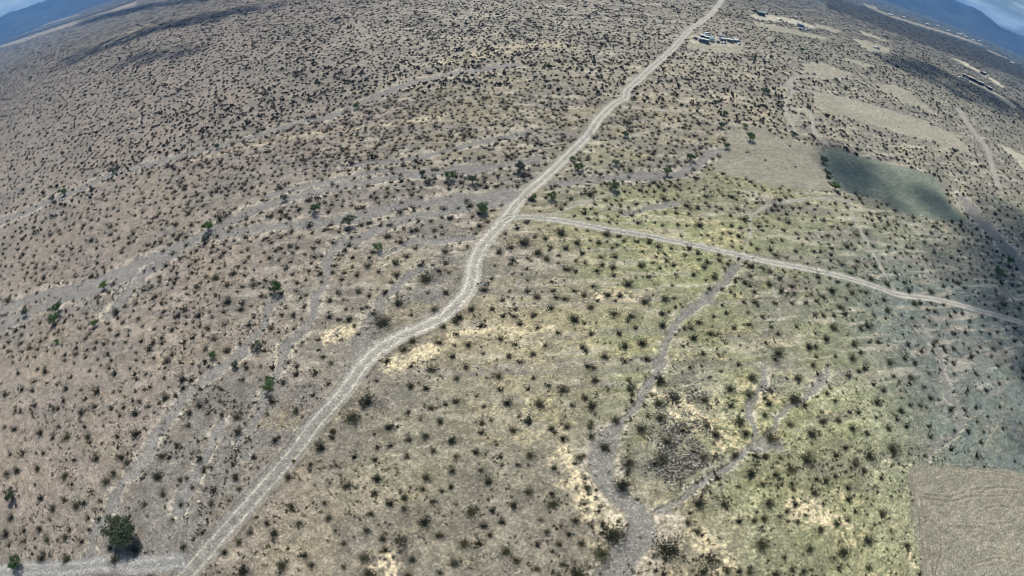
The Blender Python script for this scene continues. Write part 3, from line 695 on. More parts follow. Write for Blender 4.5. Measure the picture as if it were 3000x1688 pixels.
# ------------------------------------------------------------------ where the big bushes stand (traced)
def crop(ox, oy, s, pts): return [(ox + x / s, oy + y / s, w_ / s) for x, y, w_ in pts]
TR = crop(0, 1120, 2.551, [(40,85,70),(265,165,70),(475,130,55),(400,190,60),(440,190,50),(610,215,75),(155,215,50),(110,340,75),(305,365,85),(500,395,95),(660,395,80),(635,330,50),(725,50,110),(850,65,45),(705,175,60),(835,185,65),(1080,45,60),(1240,100,90),(995,130,50),(1110,170,60),(1495,160,95),(1420,225,70),(1410,315,60),(1660,235,60),(1770,245,80),(1775,350,100),(1325,465,70),(1020,370,100),(880,400,60),(900,245,50),(725,545,110),(910,550,80),(955,590,80),(80,530,60),(170,520,70),(325,520,60),(555,570,60),(130,650,80),(285,635,75),(485,685,80),(540,755,50),(795,725,100),(850,665,80),(1180,685,120),(1215,540,80),(1525,635,70),(1745,605,70),(1765,700,85),(1220,820,80),(1435,770,60),(1350,895,70),(1580,890,80),(1080,900,70),(1790,790,60),(310,855,80),(400,930,80),(575,910,90),(630,895,70),(85,1000,80),(665,1005,60),(735,1000,70),(45,1120,90),(180,1100,60),(185,1175,60),(300,1090,70),(355,1165,70),(490,1145,80),(665,1085,60),(70,1210,50),(615,1180,60),(320,1300,90),(500,1300,110),(860,1310,100),(1020,1240,90),(1370,1220,80),(1520,1120,60),(1680,1260,70),(1785,1180,80),(2400,465,120),(2155,700,75),(2320,600,60),(2180,915,100),(2425,890,60),(2455,1000,90),(2050,1110,100),(1995,1040,80),(1870,1110,70),(1820,1390,130),(2110,1350,100),(2330,1350,80),(2215,200,90),(2060,420,80),(2340,90,60)])
TR += crop(1000, 1120, 2.551, [(200,110,170),(80,240,160),(520,20,80),(630,35,70),(500,210,70),(355,325,90),(630,385,110),(270,475,70),(365,460,70),(250,565,70),(100,550,70),(490,540,70),(690,500,70),(270,705,100),(635,700,90),(40,755,110),(830,650,80),(825,420,100),(740,280,80),(855,130,90),(780,155,60),(670,185,70),(1050,290,80),(1120,275,50),(1065,170,50),(1045,365,70),(1240,135,110),(1190,50,60),(1010,95,50),(1285,340,100),(1330,245,50),(1395,45,60),(1480,150,110),(1660,40,110),(1570,330,90),(1685,320,80),(1655,410,70),(1725,165,60),(1870,160,120),(1820,105,80),(1865,385,90),(1860,320,80),(1410,530,100),(1320,610,60),(1590,630,80),(1005,505,90),(855,545,60),(1160,455,50),(1780,545,90),(1200,610,60),(1095,725,100),(1040,650,60),(820,770,70),(750,800,60),(610,785,70),(470,850,80),(370,890,90),(470,930,80),(250,815,70),(1400,805,90),(1290,905,100),(975,940,140),(1130,950,70),(620,1020,130),(190,1090,90),(310,1150,90),(730,1130,90),(1065,1060,80),(1200,1030,80),(1110,1130,70),(1580,890,110),(1575,825,60),(1490,1020,60),(1535,1105,80),(1750,1020,80),(1815,895,60),(1845,1050,50),(1840,770,70),(1820,705,60),(920,1185,120),(1230,1245,110),(1470,1205,70),(1630,1195,80),(1700,1125,80),(1795,1195,80),(1580,1250,60),(1310,1320,80),(840,1330,110),(530,1310,80),(170,1295,120),(330,1240,80),(20,1190,70),(200,1410,90),(500,1430,80),(740,1410,60),(1460,1380,70),(2040,1100,230),(1940,1250,170),(1760,1410,220),(2440,1210,240),(2100,740,170),(2150,575,140),(1970,460,130),(2240,325,140),(2480,90,130),(2370,140,90),(2160,40,90),(2380,250,100),(2050,270,90),(2170,130,70),(2400,560,120),(2340,600,60),(2430,430,100),(2215,860,50),(2290,245,60)])
TR += crop(2000, 1120, 2.551, [(355,35,110),(490,80,90),(160,120,90),(430,270,120),(180,310,80),(245,375,110),(835,100,150),(1075,70,70),(1140,130,60),(1450,140,90),(1630,200,80),(1700,160,60),(1775,165,60),(1310,220,60),(640,150,80),(610,235,70),(800,300,80),(1045,280,90),(1160,270,80),(960,370,110),(1265,335,80),(660,385,150),(470,370,90),(390,520,110),(150,545,90),(85,510,60),(615,540,80),(730,555,60),(925,545,150),(1215,480,70),(1395,530,120),(1565,480,130),(1350,650,80),(1285,600,80),(1070,720,90),(1140,690,60),(810,630,100),(510,670,110),(260,700,80),(700,680,70),(595,750,70),(740,755,50),(815,750,60),(420,770,50),(980,815,80),(1235,780,70),(1240,860,90),(840,900,80),(640,880,130),(120,885,130),(310,895,100),(1490,970,90),(775,955,70),(720,990,60),(1285,960,60),(1150,1045,80),(1025,1080,100),(1230,1020,60),(420,1025,80),(530,1020,80),(610,1010,70),(35,1030,90),(110,1100,90),(590,1190,140),(950,1230,90),(1200,1250,120),(1385,1165,110),(760,1300,60),(155,1400,90),(330,1400,80),(420,1400,80),(500,1400,80),(820,1390,70),(900,1400,80),(1165,1370,70),(1390,1370,80),(700,1430,70),(1850,110,70),(1500,50,70),(1840,320,60),(1670,320,60),(1600,270,60),(2130,50,50),(2230,440,60)])
TR += crop(1000, 560, 2.576, [(120,625,70),(200,555,80),(410,530,90),(600,540,70),(640,640,140),(420,620,80),(130,745,80),(330,750,70),(430,830,110),(240,905,70),(310,960,170),(60,960,80),(790,755,80),(705,885,80),(890,940,90),(1080,730,90),(770,1010,80),(540,1115,100),(470,1180,90),(740,1130,90),(870,1070,60),(960,1150,80),(840,1235,80),(685,1330,110),(1200,1100,80),(1140,880,70),(1220,930,70),(980,880,90),(1220,810,60),(1310,880,60),(1350,990,80),(1480,1020,60),(1465,920,60),(1405,740,70),(1475,785,80),(1600,740,60),(1685,800,80),(1830,770,80),(1700,570,100),(1550,500,80),(1295,510,70),(1190,450,80),(1480,450,90),(1660,300,120),(1540,350,70),(1380,370,130),(1325,270,70),(1400,225,70),(1695,420,90),(1580,415,60),(1780,380,80),(1940,380,80),(2000,310,90),(2080,400,60),(2230,370,70),(2320,370,80),(2050,560,90),(2160,680,120),(2010,770,90),(2100,780,80),(2290,820,110),(2440,795,110),(2260,550,80),(1960,490,60),(1900,710,60),(1760,955,110),(1880,865,80),(2190,935,80),(2420,910,90),(2420,1000,90),(2220,1020,60),(2270,1130,110),(2140,1160,90),(1820,1165,80),(1985,1235,90),(2300,1255,90),(2140,1270,70),(1860,1305,90),(1540,1155,60),(1445,1215,80),(1265,1230,80),(1350,1280,60),(1185,1385,80),(940,1320,70),(870,1400,80),(1450,1400,60),(1910,1410,90),(2410,1410,120),(2320,640,60),(700,290,60),(450,370,70),(350,330,80),(530,290,60),(1040,250,80),(785,445,80),(1500,180,60)])
TR += crop(0, 560, 2.576, [(880,900,100),(1500,930,80),(1400,885,70),(1720,820,100),(1620,1110,60),(1850,1290,60),(1715,1190,90),(1885,1000,70),(1260,1270,80),(345,1350,80),(1020,1375,60),(1105,1375,50),(1460,1100,60),(2060,1320,70),(2440,1240,60),(2240,1310,70),(2500,1290,60),(1380,1410,90),(1700,1000,60),(1030,840,50),(1090,740,60),(1180,790,55),(2270,800,50),(2120,420,70),(1630,640,90),(1450,610,60),(2490,810,80),(120,1040,70),(930,985,55),(1960,690,50)])
TR += crop(2000, 560, 2.576, [(185,525,70),(340,540,60),(660,600,70),(540,750,60),(740,740,70),(460,830,60),(545,830,70),(650,690,90),(470,680,80),(240,640,80),(930,830,60),(840,770,50),(1120,745,80),(1275,755,80),(1190,860,80),(1060,935,60),(1000,930,60),(1135,1015,100),(1080,1105,90),(950,1165,90),(720,1205,110),(385,1020,70),(210,1065,80),(60,1020,90),(120,985,70),(80,1100,80),(500,1000,60),(720,1065,60),(520,1390,110),(980,1300,80),(1280,1250,80),(1290,1145,80),(1395,1005,90),(1545,895,80),(1475,1130,60),(1340,1210,60),(1560,1280,90),(1720,1390,90),(1750,1290,60),(1250,1380,70),(1020,1370,60),(1330,1350,60),(1745,835,90),(1790,840,60),(1520,810,60),(1390,850,60),(1380,760,60),(1450,560,60),(1540,690,80),(1020,640,70),(1270,610,60),(1300,570,60),(1900,900,60),(2050,900,60),(1870,745,80),(1420,655,70),(1670,680,60),(870,1400,90),(1590,1385,60),(2340,1180,50),(2240,1170,50),(2130,1060,60),(1800,1200,70),(2420,840,90)])
TREES = [(376,1547,100,'d'),(55,1648,42,'g'),(39,1452,40,'d'),(173,905,34,'g'),(163,938,34,'g'),(815,845,40,'g'),(788,1132,34,'g'),(306,836,26,'y'),(613,664,34,'y'),(602,704,22,'e'),(924,612,34,'g'),(835,579,24,'e'),(1023,652,38,'e'),(1109,727,26,'g'),(1417,612,40,'g'),(1563,580,20,'g'),(1617,578,28,'g'),(1800,548,34,'g'),(1695,492,28,'g'),(1675,466,18,'y'),(1524,493,36,'e'),(1318,516,34,'g'),(1384,530,30,'e'),(1256,532,24,'e'),(1237,508,22,'e'),(1831,394,26,'g'),(1804,479,22,'e'),(1955,503,30,'g'),(2023,460,28,'g'),(2128,428,22,'g'),(2198,404,30,'g'),(2182,370,18,'g'),(2113,369,22,'g'),(2124,334,18,'g'),(2241,268,24,'g'),(2280,303,16,'g'),(2411,471,24,'g'),(2446,549,30,'g'),(2425,508,18,'g'),(2330,396,16,'g'),(2551,202,14,'g'),(2349,148,14,'g'),(2210,171,14,'g'),(2260,167,12,'g'),(1043,312,22,'g'),(190,562,26,'g'),(155,582,20,'e'),(280,948,24,'y'),(753,1014,32,'e'),(625,1041,26,'g'),(691,1069,26,'e'),(792,1111,30,'g'),(636,430,18,'e'),(335,500,18,'e'),(2450,235,14,'g'),(170,1000,18,'y'),(2920,800,34,'g'),(2955,770,26,'g'),(1840,365,18,'e'),(75,915,24,'e')]

LM = [  # things in the picture that others can be described by
    ((376,1547), 'large dark tree near the bottom corner'), ((541,1670), 'bottom end of the main road'), ((815,845), 'green tree left of the long grey wash'),
    ((788,1132), 'green tree at the foot of the grey wash'), ((1320,900), 'bend in the main road'), ((1478,648), 'fork where the side road leaves'),
    ((1518,829), 'lone white boulder'), ((1417,612), 'dark green tree beside the fork'), ((1109,727), 'green tree between washes and main road'),
    ((976,1265), 'round orange bush by the road'), ((584,1473), 'pale pink boulder'), ((173,920), 'paired green trees at the left edge'),
    ((2175,754), 'crossing of trail and side road'), ((2330,781), 'middle of the side road'), ((2629,863), 'right stretch of the side road'),
    ((1800,548), 'rounded green tree right of the main road'), ((1880,1540), 'wide sandy mouth of the wash'), ((1790,1300), 'narrow neck of the sandy wash'),
    ((2020,1240), 'dark rubble patch'), ((2290,1290), 'upper end of the grey side channel'), ((2680,1368), 'corner of the ploughed field'),
    ((2670,1520), 'stony edge of the ploughed field'), ((2816,1240), 'curved teal wash at the right'), ((1930,1030), 'bend of the narrow wash in the middle'),
    ((1660,1400), 'bright straw bank'), ((1180,1050), 'pale straw slope below the road'), ((1450,1300), 'bare middle of the foreground'),
    ((1150,1500), 'stony ground right of the main road'), ((2300,1500), 'straw patch left of the ploughed field'), ((1700,950), 'yellow flat between the two roads'),
    ((1300,1650), 'stony bottom edge of the picture'), ((60,1300), 'gravel slope at the left edge'), ((2100,1600), 'straw ground at the bottom right of the wash'),
    ((2280,950), 'small straw hollow below the side road'), ((2450,1120), 'head of the side channel'), ((560,1250), 'gravel between the two washes'),
    ((930,1350), 'middle of the lower road'), ((310,1000), 'gravel flat above the left washes'),
    ((2060,110), 'long white trailer'), ((2230,42), 'blue shed'), ((2420,500), 'hedge row between the grey fields'), ((2320,245), 'sandy loop in the track'),
    ((1835,275), 'kink in the far road'), ((1560,470), 'place where the wide wash meets the road'), ((600,690), 'meeting of the left washes'), ((1020,300), 'faint far wash'), ((2560,140), 'lone white pickup'), ((3000,800), 'shaded right edge')]
LMP = np.array([l[0] for l in LM], float)
ORD = ['nearest', 'second nearest', 'third nearest', 'fourth nearest', 'fifth nearest', 'sixth nearest', 'seventh nearest', 'eighth nearest', 'ninth nearest', 'tenth nearest', 'eleventh nearest', 'twelfth nearest', 'thirteenth nearest', 'fourteenth nearest', 'fifteenth nearest', 'sixteenth nearest', 'seventeenth nearest', 'eighteenth nearest', 'nineteenth nearest', 'twentieth nearest', 'farthest but three', 'farthest but two', 'farthest but one', 'farthest']
def ordinal_labels(pxy, noun, skip_self=True):
    """for each thing: its rank by distance among the things of its kind that lie nearest to the same landmark"""
    pxy = np.array(pxy, float); out = [None] * len(pxy)
    d = np.hypot(pxy[:, None, 0] - LMP[None, :, 0], pxy[:, None, 1] - LMP[None, :, 1])
    if skip_self: d[d < 12] = 1e6
    near = d.argmin(1)
    for L in set(near.tolist()):
        k = np.nonzero(near == L)[0]; k = k[np.argsort(d[k, L])]
        for r, i in enumerate(k):
            out[i] = (ORD[r] if r < len(ORD) else 'number %d in distance' % (r + 1), LM[L][1])
    return out

tr = np.array(TR); tx, ty, ts = ground(tr[:, 0], tr[:, 1] + tr[:, 2] * .22)
size = np.clip(tr[:, 2] / FPX * ts * 1.02, 0.8, 7.0)
tf = fields(tx, ty); keep = (np.abs(tf['road']) > 1.0) & (np.abs(tf['side']) > 1.0)
tr, tx, ty, ts, size = tr[keep], tx[keep], ty[keep], ts[keep], size[keep]
order = np.argsort(-tr[:, 2]); top = order[:296]; others = order[296:]
def zat(x, y):
    x = np.atleast_1d(x).astype(float); y = np.atleast_1d(y).astype(float)
    return macro(x, y) + relief(x, y, fields(x, y))
tz = zat(tx, ty)
lab = ordinal_labels(tr[top, :2], 'bush')
med = np.median(size[top])
for n_, i in enumerate(top):
    vs, vf = BUSHES[n_ % 8]
    w_ = size[i]
    o = link('creosote_bush', vs); o.location = (tx[i], ty[i], tz[i] - .05)
    o.rotation_euler = (0, 0, random.uniform(0, 6.28)); hh = w_ * random.uniform(.82, 1.1) * (0.85 if w_ > 4 else 1)
    o.scale = (w_ * random.uniform(.9, 1.1), w_, hh)
    fo = link('foliage', vf, o)
    a = 'big' if w_ > med * 1.25 else ('small' if w_ < med * .8 else 'medium')
    a = 'huge' if w_ > med * 2 else a
    tag(o, f'{a} dark bush, {lab[n_][0]} to the {lab[n_][1]}', 'bush', 'single dark bushes in the near scrub')

# ------------------------------------------------------------------ the scrub beyond and between (past 300 of a kind: one mass)
def scatter(n, x0, x1, y0, y1, dens, seed):
    """points over the traced part of the plain, density given in square pixels of the photograph per plant"""
    rng = np.random.default_rng(seed)
    px = rng.uniform(x0, x1, n); py = rng.uniform(y0, y1, n)
    d = dens(px, py); keep = rng.random(n) < (x1 - x0) * (y1 - y0) / n / d
    px, py = px[keep], py[keep]
    dz = px_dir(px, py)[2]; m = dz < -0.035; px, py = px[m], py[m]
    x, y, s = ground(px, py)
    return px, py, x, y, s
GRX = np.array([-400, 0, 500, 1000, 1500, 2000, 2500, 3000, 3400]); GRY = np.array([-60, 60, 250, 450, 650, 850, 1100, 1400, 1688, 2100])
DEN = np.array([  # px^2 per bush
    [26, 28, 40, 62, 66, 56, 40, 28, 26],
    [34, 38, 56, 80, 90, 82, 60, 40, 34],
    [80, 95, 135, 170, 190, 190, 150, 95, 90],
    [180, 190, 230, 290, 350, 360, 270, 210, 200],
    [420, 440, 560, 760, 1100, 950, 600, 420, 420],
    [680, 700, 860, 1500, 4400, 1900, 1000, 640, 640],
    [1200, 1300, 1700, 8000, 15000, 14000, 5000, 1900, 1600],
    [9000, 12000, 12000, 20000, 26000, 24000, 12000, 3600, 3000],
    [9000, 9000, 14000, 20000, 26000, 20000, 12000, 9000, 6000],
    [5000, 5000, 5200, 5600, 5600, 5600, 5200, 5000, 5000]], float)
def dens_big(px, py):
    fx = np.interp(px, GRX, np.arange(len(GRX))); fy = np.interp(py, GRY, np.arange(len(GRY)))
    i = np.minimum(fx.astype(int), len(GRX) - 2); j = np.minimum(fy.astype(int), len(GRY) - 2); u = fx - i; v = fy - j
    L = np.log(DEN)
    return np.exp((L[j, i] * (1 - u) + L[j, i + 1] * u) * (1 - v) + (L[j + 1, i] * (1 - u) + L[j + 1, i + 1] * u) * v)

def clear_of(x, y, extra=0.0, wash_ok=0.12, seed=5):
    f = fields(x, y); rng = np.random.default_rng(seed)
    k = (np.abs(f['road']) > 1.25) & (np.abs(f['side']) > 1.2) & (np.abs(f['low']) > 1.2) & (f['track'] > 1.0)
    k &= ~((f['field'] > 0) & (rng.random(len(x)) > .012))
    k &= (f['wash'] > 1.15) | (rng.random(len(x)) < wash_ok)
    return k

def relax(px, py, dmin):
    """drop plants that crowd an earlier one (grid test)"""
    cell = {}; keep = np.ones(len(px), bool)
    for i in range(len(px)):
        r = dmin[i]; cx, cy = int(px[i] // 14), int(py[i] // 14); R = int(r // 14) + 1; ok = True
        for a in range(cx - R, cx + R + 1):
            for b_ in range(cy - R, cy + R + 1):
                for (qx, qy) in cell.get((a, b_), ()):
                    if ((px[i] - qx) ** 2 + ((py[i] - qy) * 1.35) ** 2) < r * r: ok = False; break
                if not ok: break
            if not ok: break
        if ok: cell.setdefault((cx, cy), []).append((px[i], py[i]))
        else: keep[i] = False
    return keep

def bake(name, templates, x, y, z, w_, h_, material, label, cat, seed, mi=None):
    rng = np.random.default_rng(seed); VV, FF, CC = [], [], []; off = 0
    tid = rng.integers(0, len(templates), len(x)); rot = rng.uniform(0, 2 * math.pi, len(x)); tone = rng.random(len(x))
    for t, (tv, tf_) in enumerate(templates):
        k = np.nonzero(tid == t)[0]
        if not len(k): continue
        c, s = np.cos(rot[k])[:, None], np.sin(rot[k])[:, None]
        X = (tv[None, :, 0] * c - tv[None, :, 1] * s) * w_[k][:, None] + x[k][:, None]
        Y = (tv[None, :, 0] * s + tv[None, :, 1] * c) * w_[k][:, None] + y[k][:, None]
        Z = tv[None, :, 2] * h_[k][:, None] + z[k][:, None]
        VV.append(np.stack([X, Y, Z], -1).reshape(-1, 3)); nv = len(tv)
        FF.append((tf_[None] + (np.arange(len(k)) * nv)[:, None, None]).reshape(-1, 4) + off); off += nv * len(k)
        CC.append(np.repeat(tone[k], nv))
    o = link(name, mesh_np(name, np.concatenate(VV), np.concatenate(FF), [material], cols=np.concatenate(CC), attr='tone'))
    tag(o, label, cat, kind='stuff'); return o

px, py, x, y, s = scatter(420000, -400, 3400, -60, 2100, lambda a, b_: dens_big(a, b_) * .36, 21)
pat = fbm(x / 30, y / 18, 88, 3); k = RNG.random(len(x)) < sstep(.25, .5, pat) * .5 + .55
k &= clear_of(x, y); px, py, x, y, s = px[k], py[k], x[k], y[k], s[k]
k = relax(px, py, np.sqrt(dens_big(px, py)) * .62); px, py, x, y, s = px[k], py[k], x[k], y[k], s[k]
# keep clear of the traced bushes
for a, b_, c in tr:
    k = np.hypot(px - a, py - b_) > c * .6; px, py, x, y, s = px[k], py[k], x[k], y[k], s[k]
print('scrub', len(x))
wd = RNG.lognormal(.72, .28, len(x)) * (1 + .1 * sstep(120, 200, s) * sstep(420, 300, s)) * (1 + .12 * sstep(200, 600, s))
near = s < 300
# thicker growth along the banks of the washes
bpx, bpy_, bx_, by_, bs_ = scatter(90000, -200, 3200, 180, 1688, lambda a, b_: np.full(a.shape, 120.0) + b_ * .25, 27)
bw = fields(bx_, by_); kk = (bw['wash'] > 1.15) & (bw['wash'] < 2.6) & (np.abs(bw['road']) > 1.3) & (np.abs(bw['side']) > 1.3) & (bw['field'] == 0) & (fbm(bx_ / 8, by_ / 8, 97, 2) > .48)
bx_, by_, bs_ = bx_[kk], by_[kk], bs_[kk]
x = np.concatenate([x, bx_]); y = np.concatenate([y, by_]); s = np.concatenate([s, bs_]); wd = np.concatenate([wd, RNG.lognormal(.35, .35, len(bx_)) * (1 - .3 * sstep(200, 120, bs_))]); near = s < 300
ox, oy, ow = tx[others], ty[others], size[others]
nx = np.concatenate([x[near], ox]); ny = np.concatenate([y[near], oy]); nw = np.concatenate([wd[near], ow])
bake('scrub', LOWB, nx, ny, zat(nx, ny) - .05, nw, nw * RNG.uniform(.8, 1.1, len(nx)), M_BUSH_S, 'countless dark creosote bushes over the middle distance', 'scrub', 31)
fx_, fy_, fw = x[~near], y[~near], wd[~near]
bake('distant_scrub', FARB, fx_, fy_, zat(fx_, fy_) - .05, fw * .98, fw * .98, M_BUSH_S, 'fine stippling of far bushes towards the horizon', 'scrub', 32)

# small shrubs and clumps that show as dark dots
def dens_small(px, py):
    d = np.interp(py, [-60, 300, 600, 900, 1250, 1688, 2100], [500, 700, 700, 1000, 1300, 1500, 1500]) * np.interp(px, [0, 700, 1000, 1900, 2100, 3000], [.5, .5, 1.1, 1.4, .6, .7])
    cl = fbm(px / 90, py / 60, 66, 3)
    return d * .62 / (0.15 + 2.4 * sstep(.42, .66, cl))
px, py, x, y, s = scatter(110000, -300, 3300, 300, 2000, dens_small, 23)
k = clear_of(x, y, wash_ok=.35, seed=6); x, y, s = x[k], y[k], s[k]
print('small', len(x))
sw = RNG.lognormal(-.36, .30, len(x)) * (1 + .35 * sstep(150, 350, s))
SMALLB = []
for k in range(5):
    rng = np.random.default_rng(400 + k); c = rng.normal(size=(26, 3)) * [.22, .22, .18]; c[:, 2] = np.abs(c[:, 2]) + .10
    SMALLB.append(leaf_quads(c, .13, rng))
bake('low_shrubs', SMALLB, x, y, zat(x, y) - .03, sw, sw * 1.0, M_BUSH_S, 'tiny round dark shrubs strewn between the bushes', 'shrubs', 33)

# ------------------------------------------------------------------ stones
ZONES = [(2600, [(2000, 1120), (2070, 1150), (2095, 1240), (2085, 1330), (2060, 1400), (1990, 1440), (1920, 1400), (1890, 1330), (1885, 1260), (1930, 1180)], 16),
         (1300, [(1340, 690), (1378, 760), (1345, 840), (1270, 915), (1180, 968), (1100, 1000), (1070, 940), (1180, 870), (1270, 790)], 10),
         (1200, [(770, 1170), (900, 1110), (950, 1140), (900, 1250), (820, 1340), (770, 1350), (755, 1260)], 9),
         (520, [(2655, 1370), (2680, 1370), (2700, 1500), (2715, 1600), (2740, 1690), (2715, 1690), (2690, 1600), (2665, 1500)], 12),
         (160, [(1340, 1640), (1420, 1620), (1560, 1640), (1590, 1688), (1350, 1688)], 12),
         (120, [(2330, 720), (2400, 650), (2420, 660), (2360, 735)], 9), (140, [(2260, 1240), (2300, 1230), (2320, 1280), (2250, 1300)], 9),
         (200, [(430, 1480), (640, 1360), (700, 1400), (640, 1500), (520, 1600), (430, 1600)], 9),
         (220, [(1880, 1120), (2000, 1060), (2120, 1010), (2140, 1120), (2000, 1130)], 9), (180, [(1900, 1460), (1990, 1420), (2060, 1440), (2000, 1500), (1930, 1530)], 8),
         (150, [(800, 1520), (880, 1430), (900, 1450), (800, 1580), (700, 1688), (660, 1688)], 8), (260, [(1010, 1360), (1600, 1330), (1600, 1480), (1010, 1520)], 7)]
sx, sy, sw, sc = [], [], [], []
rng = np.random.default_rng(77)
for n_, pts, wpx in ZONES:
    p = np.array(pts, float); lo, hi = p.min(0), p.max(0); po = Poly(pts)
    q = lo + rng.random((n_ * 3, 2)) * (hi - lo); gx, gy, gs = ground(q[:, 0], q[:, 1])
    k = po.inside(gx + rng.normal(size=len(gx)) * 1.6, gy + rng.normal(size=len(gx)) * 1.6) & (rng.random(len(gx)) < sstep(.36, .62, fbm(gx / 4, gy / 4, 71, 3))); k = np.nonzero(k)[0][:n_ * 2]
    sx.append(gx[k]); sy.append(gy[k]); sw.append(np.clip(rng.lognormal(-1.35, .4, len(k)), .12, .6) * wpx / 13); sc.append(rng.random(len(k)))
q = rng.random((2600, 2)) * [3400, 1300] + [-200, 600]; gx, gy, gs = ground(q[:, 0], q[:, 1])
sx.append(gx); sy.append(gy); sw.append(rng.uniform(.15, .42, len(gx))); sc.append(rng.random(len(gx)) * .5 + .5)
sx, sy, sw, sc = map(np.concatenate, (sx, sy, sw, sc))
k = clear_of(sx, sy, wash_ok=.5, seed=8); sx, sy, sw, sc = sx[k], sy[k], sw[k], sc[k]
OV = np.array([(1, 0, 0), (.1, 1, .1), (-1, .1, 0), (0, -1, 0), (.1, .1, .75), (0, 0, -.4)], float) * .55
OF = np.array([(0, 1, 4), (1, 2, 4), (2, 3, 4), (3, 0, 4), (1, 0, 5), (2, 1, 5), (3, 2, 5), (0, 3, 5)])
N = len(sx); a = rng.uniform(0, 6.28, N); c, s_ = np.cos(a)[:, None], np.sin(a)[:, None]; jit = rng.uniform(.7, 1.3, (N, 6, 3)); o3 = OV[None] * jit
Xs = (o3[..., 0] * c - o3[..., 1] * s_) * sw[:, None] + sx[:, None]; Ys = (o3[..., 0] * s_ + o3[..., 1] * c) * sw[:, None] * .8 + sy[:, None]; Zs = o3[..., 2] * sw[:, None] + zat(sx, sy)[:, None]
cc = np.where(sc[:, None] < .66, np.array([[.09, .085, .08]]), np.where(sc[:, None] < .9, np.array([[.24, .225, .21]]), np.array([[.50, .48, .44]]))) * rng.uniform(.7, 1.2, (N, 1))
m_stone, nts, bs = mat('stone', .9); a_ = node(nts, 'ShaderNodeAttribute', attribute_name='tint'); nts.links.new(a_.outputs['Color'], bs.inputs['Base Color'])
o = link('rubble', mesh_np('rubble', np.stack([Xs, Ys, Zs], -1).reshape(-1, 3), (OF[None] + (np.arange(N) * 6)[:, None, None]).reshape(-1, 3), [m_stone], cols=np.repeat(cc, 6, 0)))
tag(o, 'loose grey and white stones in the washes and along the roads', 'rubble', kind='stuff')

def boulder(px, py, wpx, col, label, seed):
    gx, gy, gs = ground(np.array([px]), np.array([py])); r = wpx / FPX * gs[0] / 2
    v, f = ICO2; nz = 1 + .5 * (fbm(v[:, 0] * 1.7 + seed, v[:, 1] * 1.7 + v[:, 2], seed, 3) - .5)
    o = link('boulder', mesh_np('boulder', v * nz[:, None] * [r, r * .85, r * .7], np.array(f), [flat_mat('boulder_rock', col, .9, var=.2, scale=4)]))
    o.location = (gx[0], gy[0], zat(gx, gy)[0] + r * .3); tag(o, label, 'boulder')
boulder(1518, 829, 9, (.75, .75, .72), 'lone white boulder on the yellow flat', 3)
boulder(584, 1473, 13, (.60, .45, .38), 'pale pink boulder on grey gravel left of the road', 9)
boulder(1412, 821, 6, (.72, .70, .66), 'white stone just above the scrap heap', 12)
boulder(2699, 634, 8, (.75, .76, .72), 'white rock on the far edge of the shaded field', 15)

# ------------------------------------------------------------------ trees
def tree_geo(seed, nl, leaf, spread=.5, hgt=.8):
    """unit width tree: short leaning trunk, forked limbs, crown of leaf clumps with gaps"""
    rng = np.random.default_rng(seed); TV, TF = [], []
    def add(p, q, a, b_):
        v, f = tube(p, q, a, b_, 6); o = len(TV); TV.extend(v); TF.extend([tuple(i + o for i in g) for g in f])
    base = np.array([0, 0, -.03]); fork = np.array([rng.normal() * .03, rng.normal() * .03, hgt * .22])
    add(base, fork, .035, .026); cl = []
    nb = 6
    for k in range(nb):
        th = 2 * math.pi * (k + rng.uniform(-.3, .3)) / nb; r = spread * rng.uniform(.4, .72); z = hgt * rng.uniform(.5, .8)
        e = np.array([math.cos(th) * r, math.sin(th) * r, z]); mid = fork + (e - fork) * .5 + rng.normal(size=3) * .02
        add(fork, mid, .02, .013); add(mid, e, .013, .005)
        for _ in range(4):
            e2 = mid + (e - mid) * rng.uniform(.2, 1) + rng.normal(size=3) * [.1, .1, .07]; add(mid, e2, .008, .003); cl.append(e2)
        cl.append(e)
    cl.append(np.array([0, 0, hgt * .82])); cl.append(np.array([.08, -.05, hgt * .7]))
    C = []
    per = nl // len(cl)
    for c in cl:
        rr = rng.uniform(.085, .15); g = rng.normal(size=(per, 3)); g /= np.linalg.norm(g, axis=1, keepdims=True)
        C.append(c + g * rr * rng.uniform(.25, 1.1, (per, 1)) * [1.1, 1.1, .75])
    C = np.concatenate(C); lv, lf = leaf_quads(C, leaf, rng)
    return np.array(TV), np.array(TF), lv, lf
TG = [tree_geo(500 + k, 1500, .032) for k in range(5)] + [tree_geo(520, 7000, .021, .55, .72)]
TM = {}
def tree_mesh(k, m):
    if (k, m.name) not in TM:
        tv, tf_, lv, lf = TG[k]
        TM[(k, m.name)] = (mesh_np('tree_trunk', tv, tf_, [M_TRUNK]), mesh_np('tree_crown', lv, lf, [m]))
    return TM[(k, m.name)]
M_YGREEN = plant_mat('yellow_green_leaves', (0.07, 0.15, 0.02), (0.14, 0.22, 0.035))  # yellow-green leaf colour of some trees
KIND = {'d': (M_DARKGREEN, 'dark olive'), 'g': (M_GREEN, 'fresh green'), 'y': (M_YGREEN, 'bright green'), 'e': (M_GREYGREEN, 'grey-green')}
tl = ordinal_labels([(t[0], t[1]) for t in TREES], 'tree')
tp = np.array([(t[0], t[1], t[2]) for t in TREES], float); gx, gy, gs = ground(tp[:, 0], tp[:, 1] + tp[:, 2] * .30); gz = zat(gx, gy)
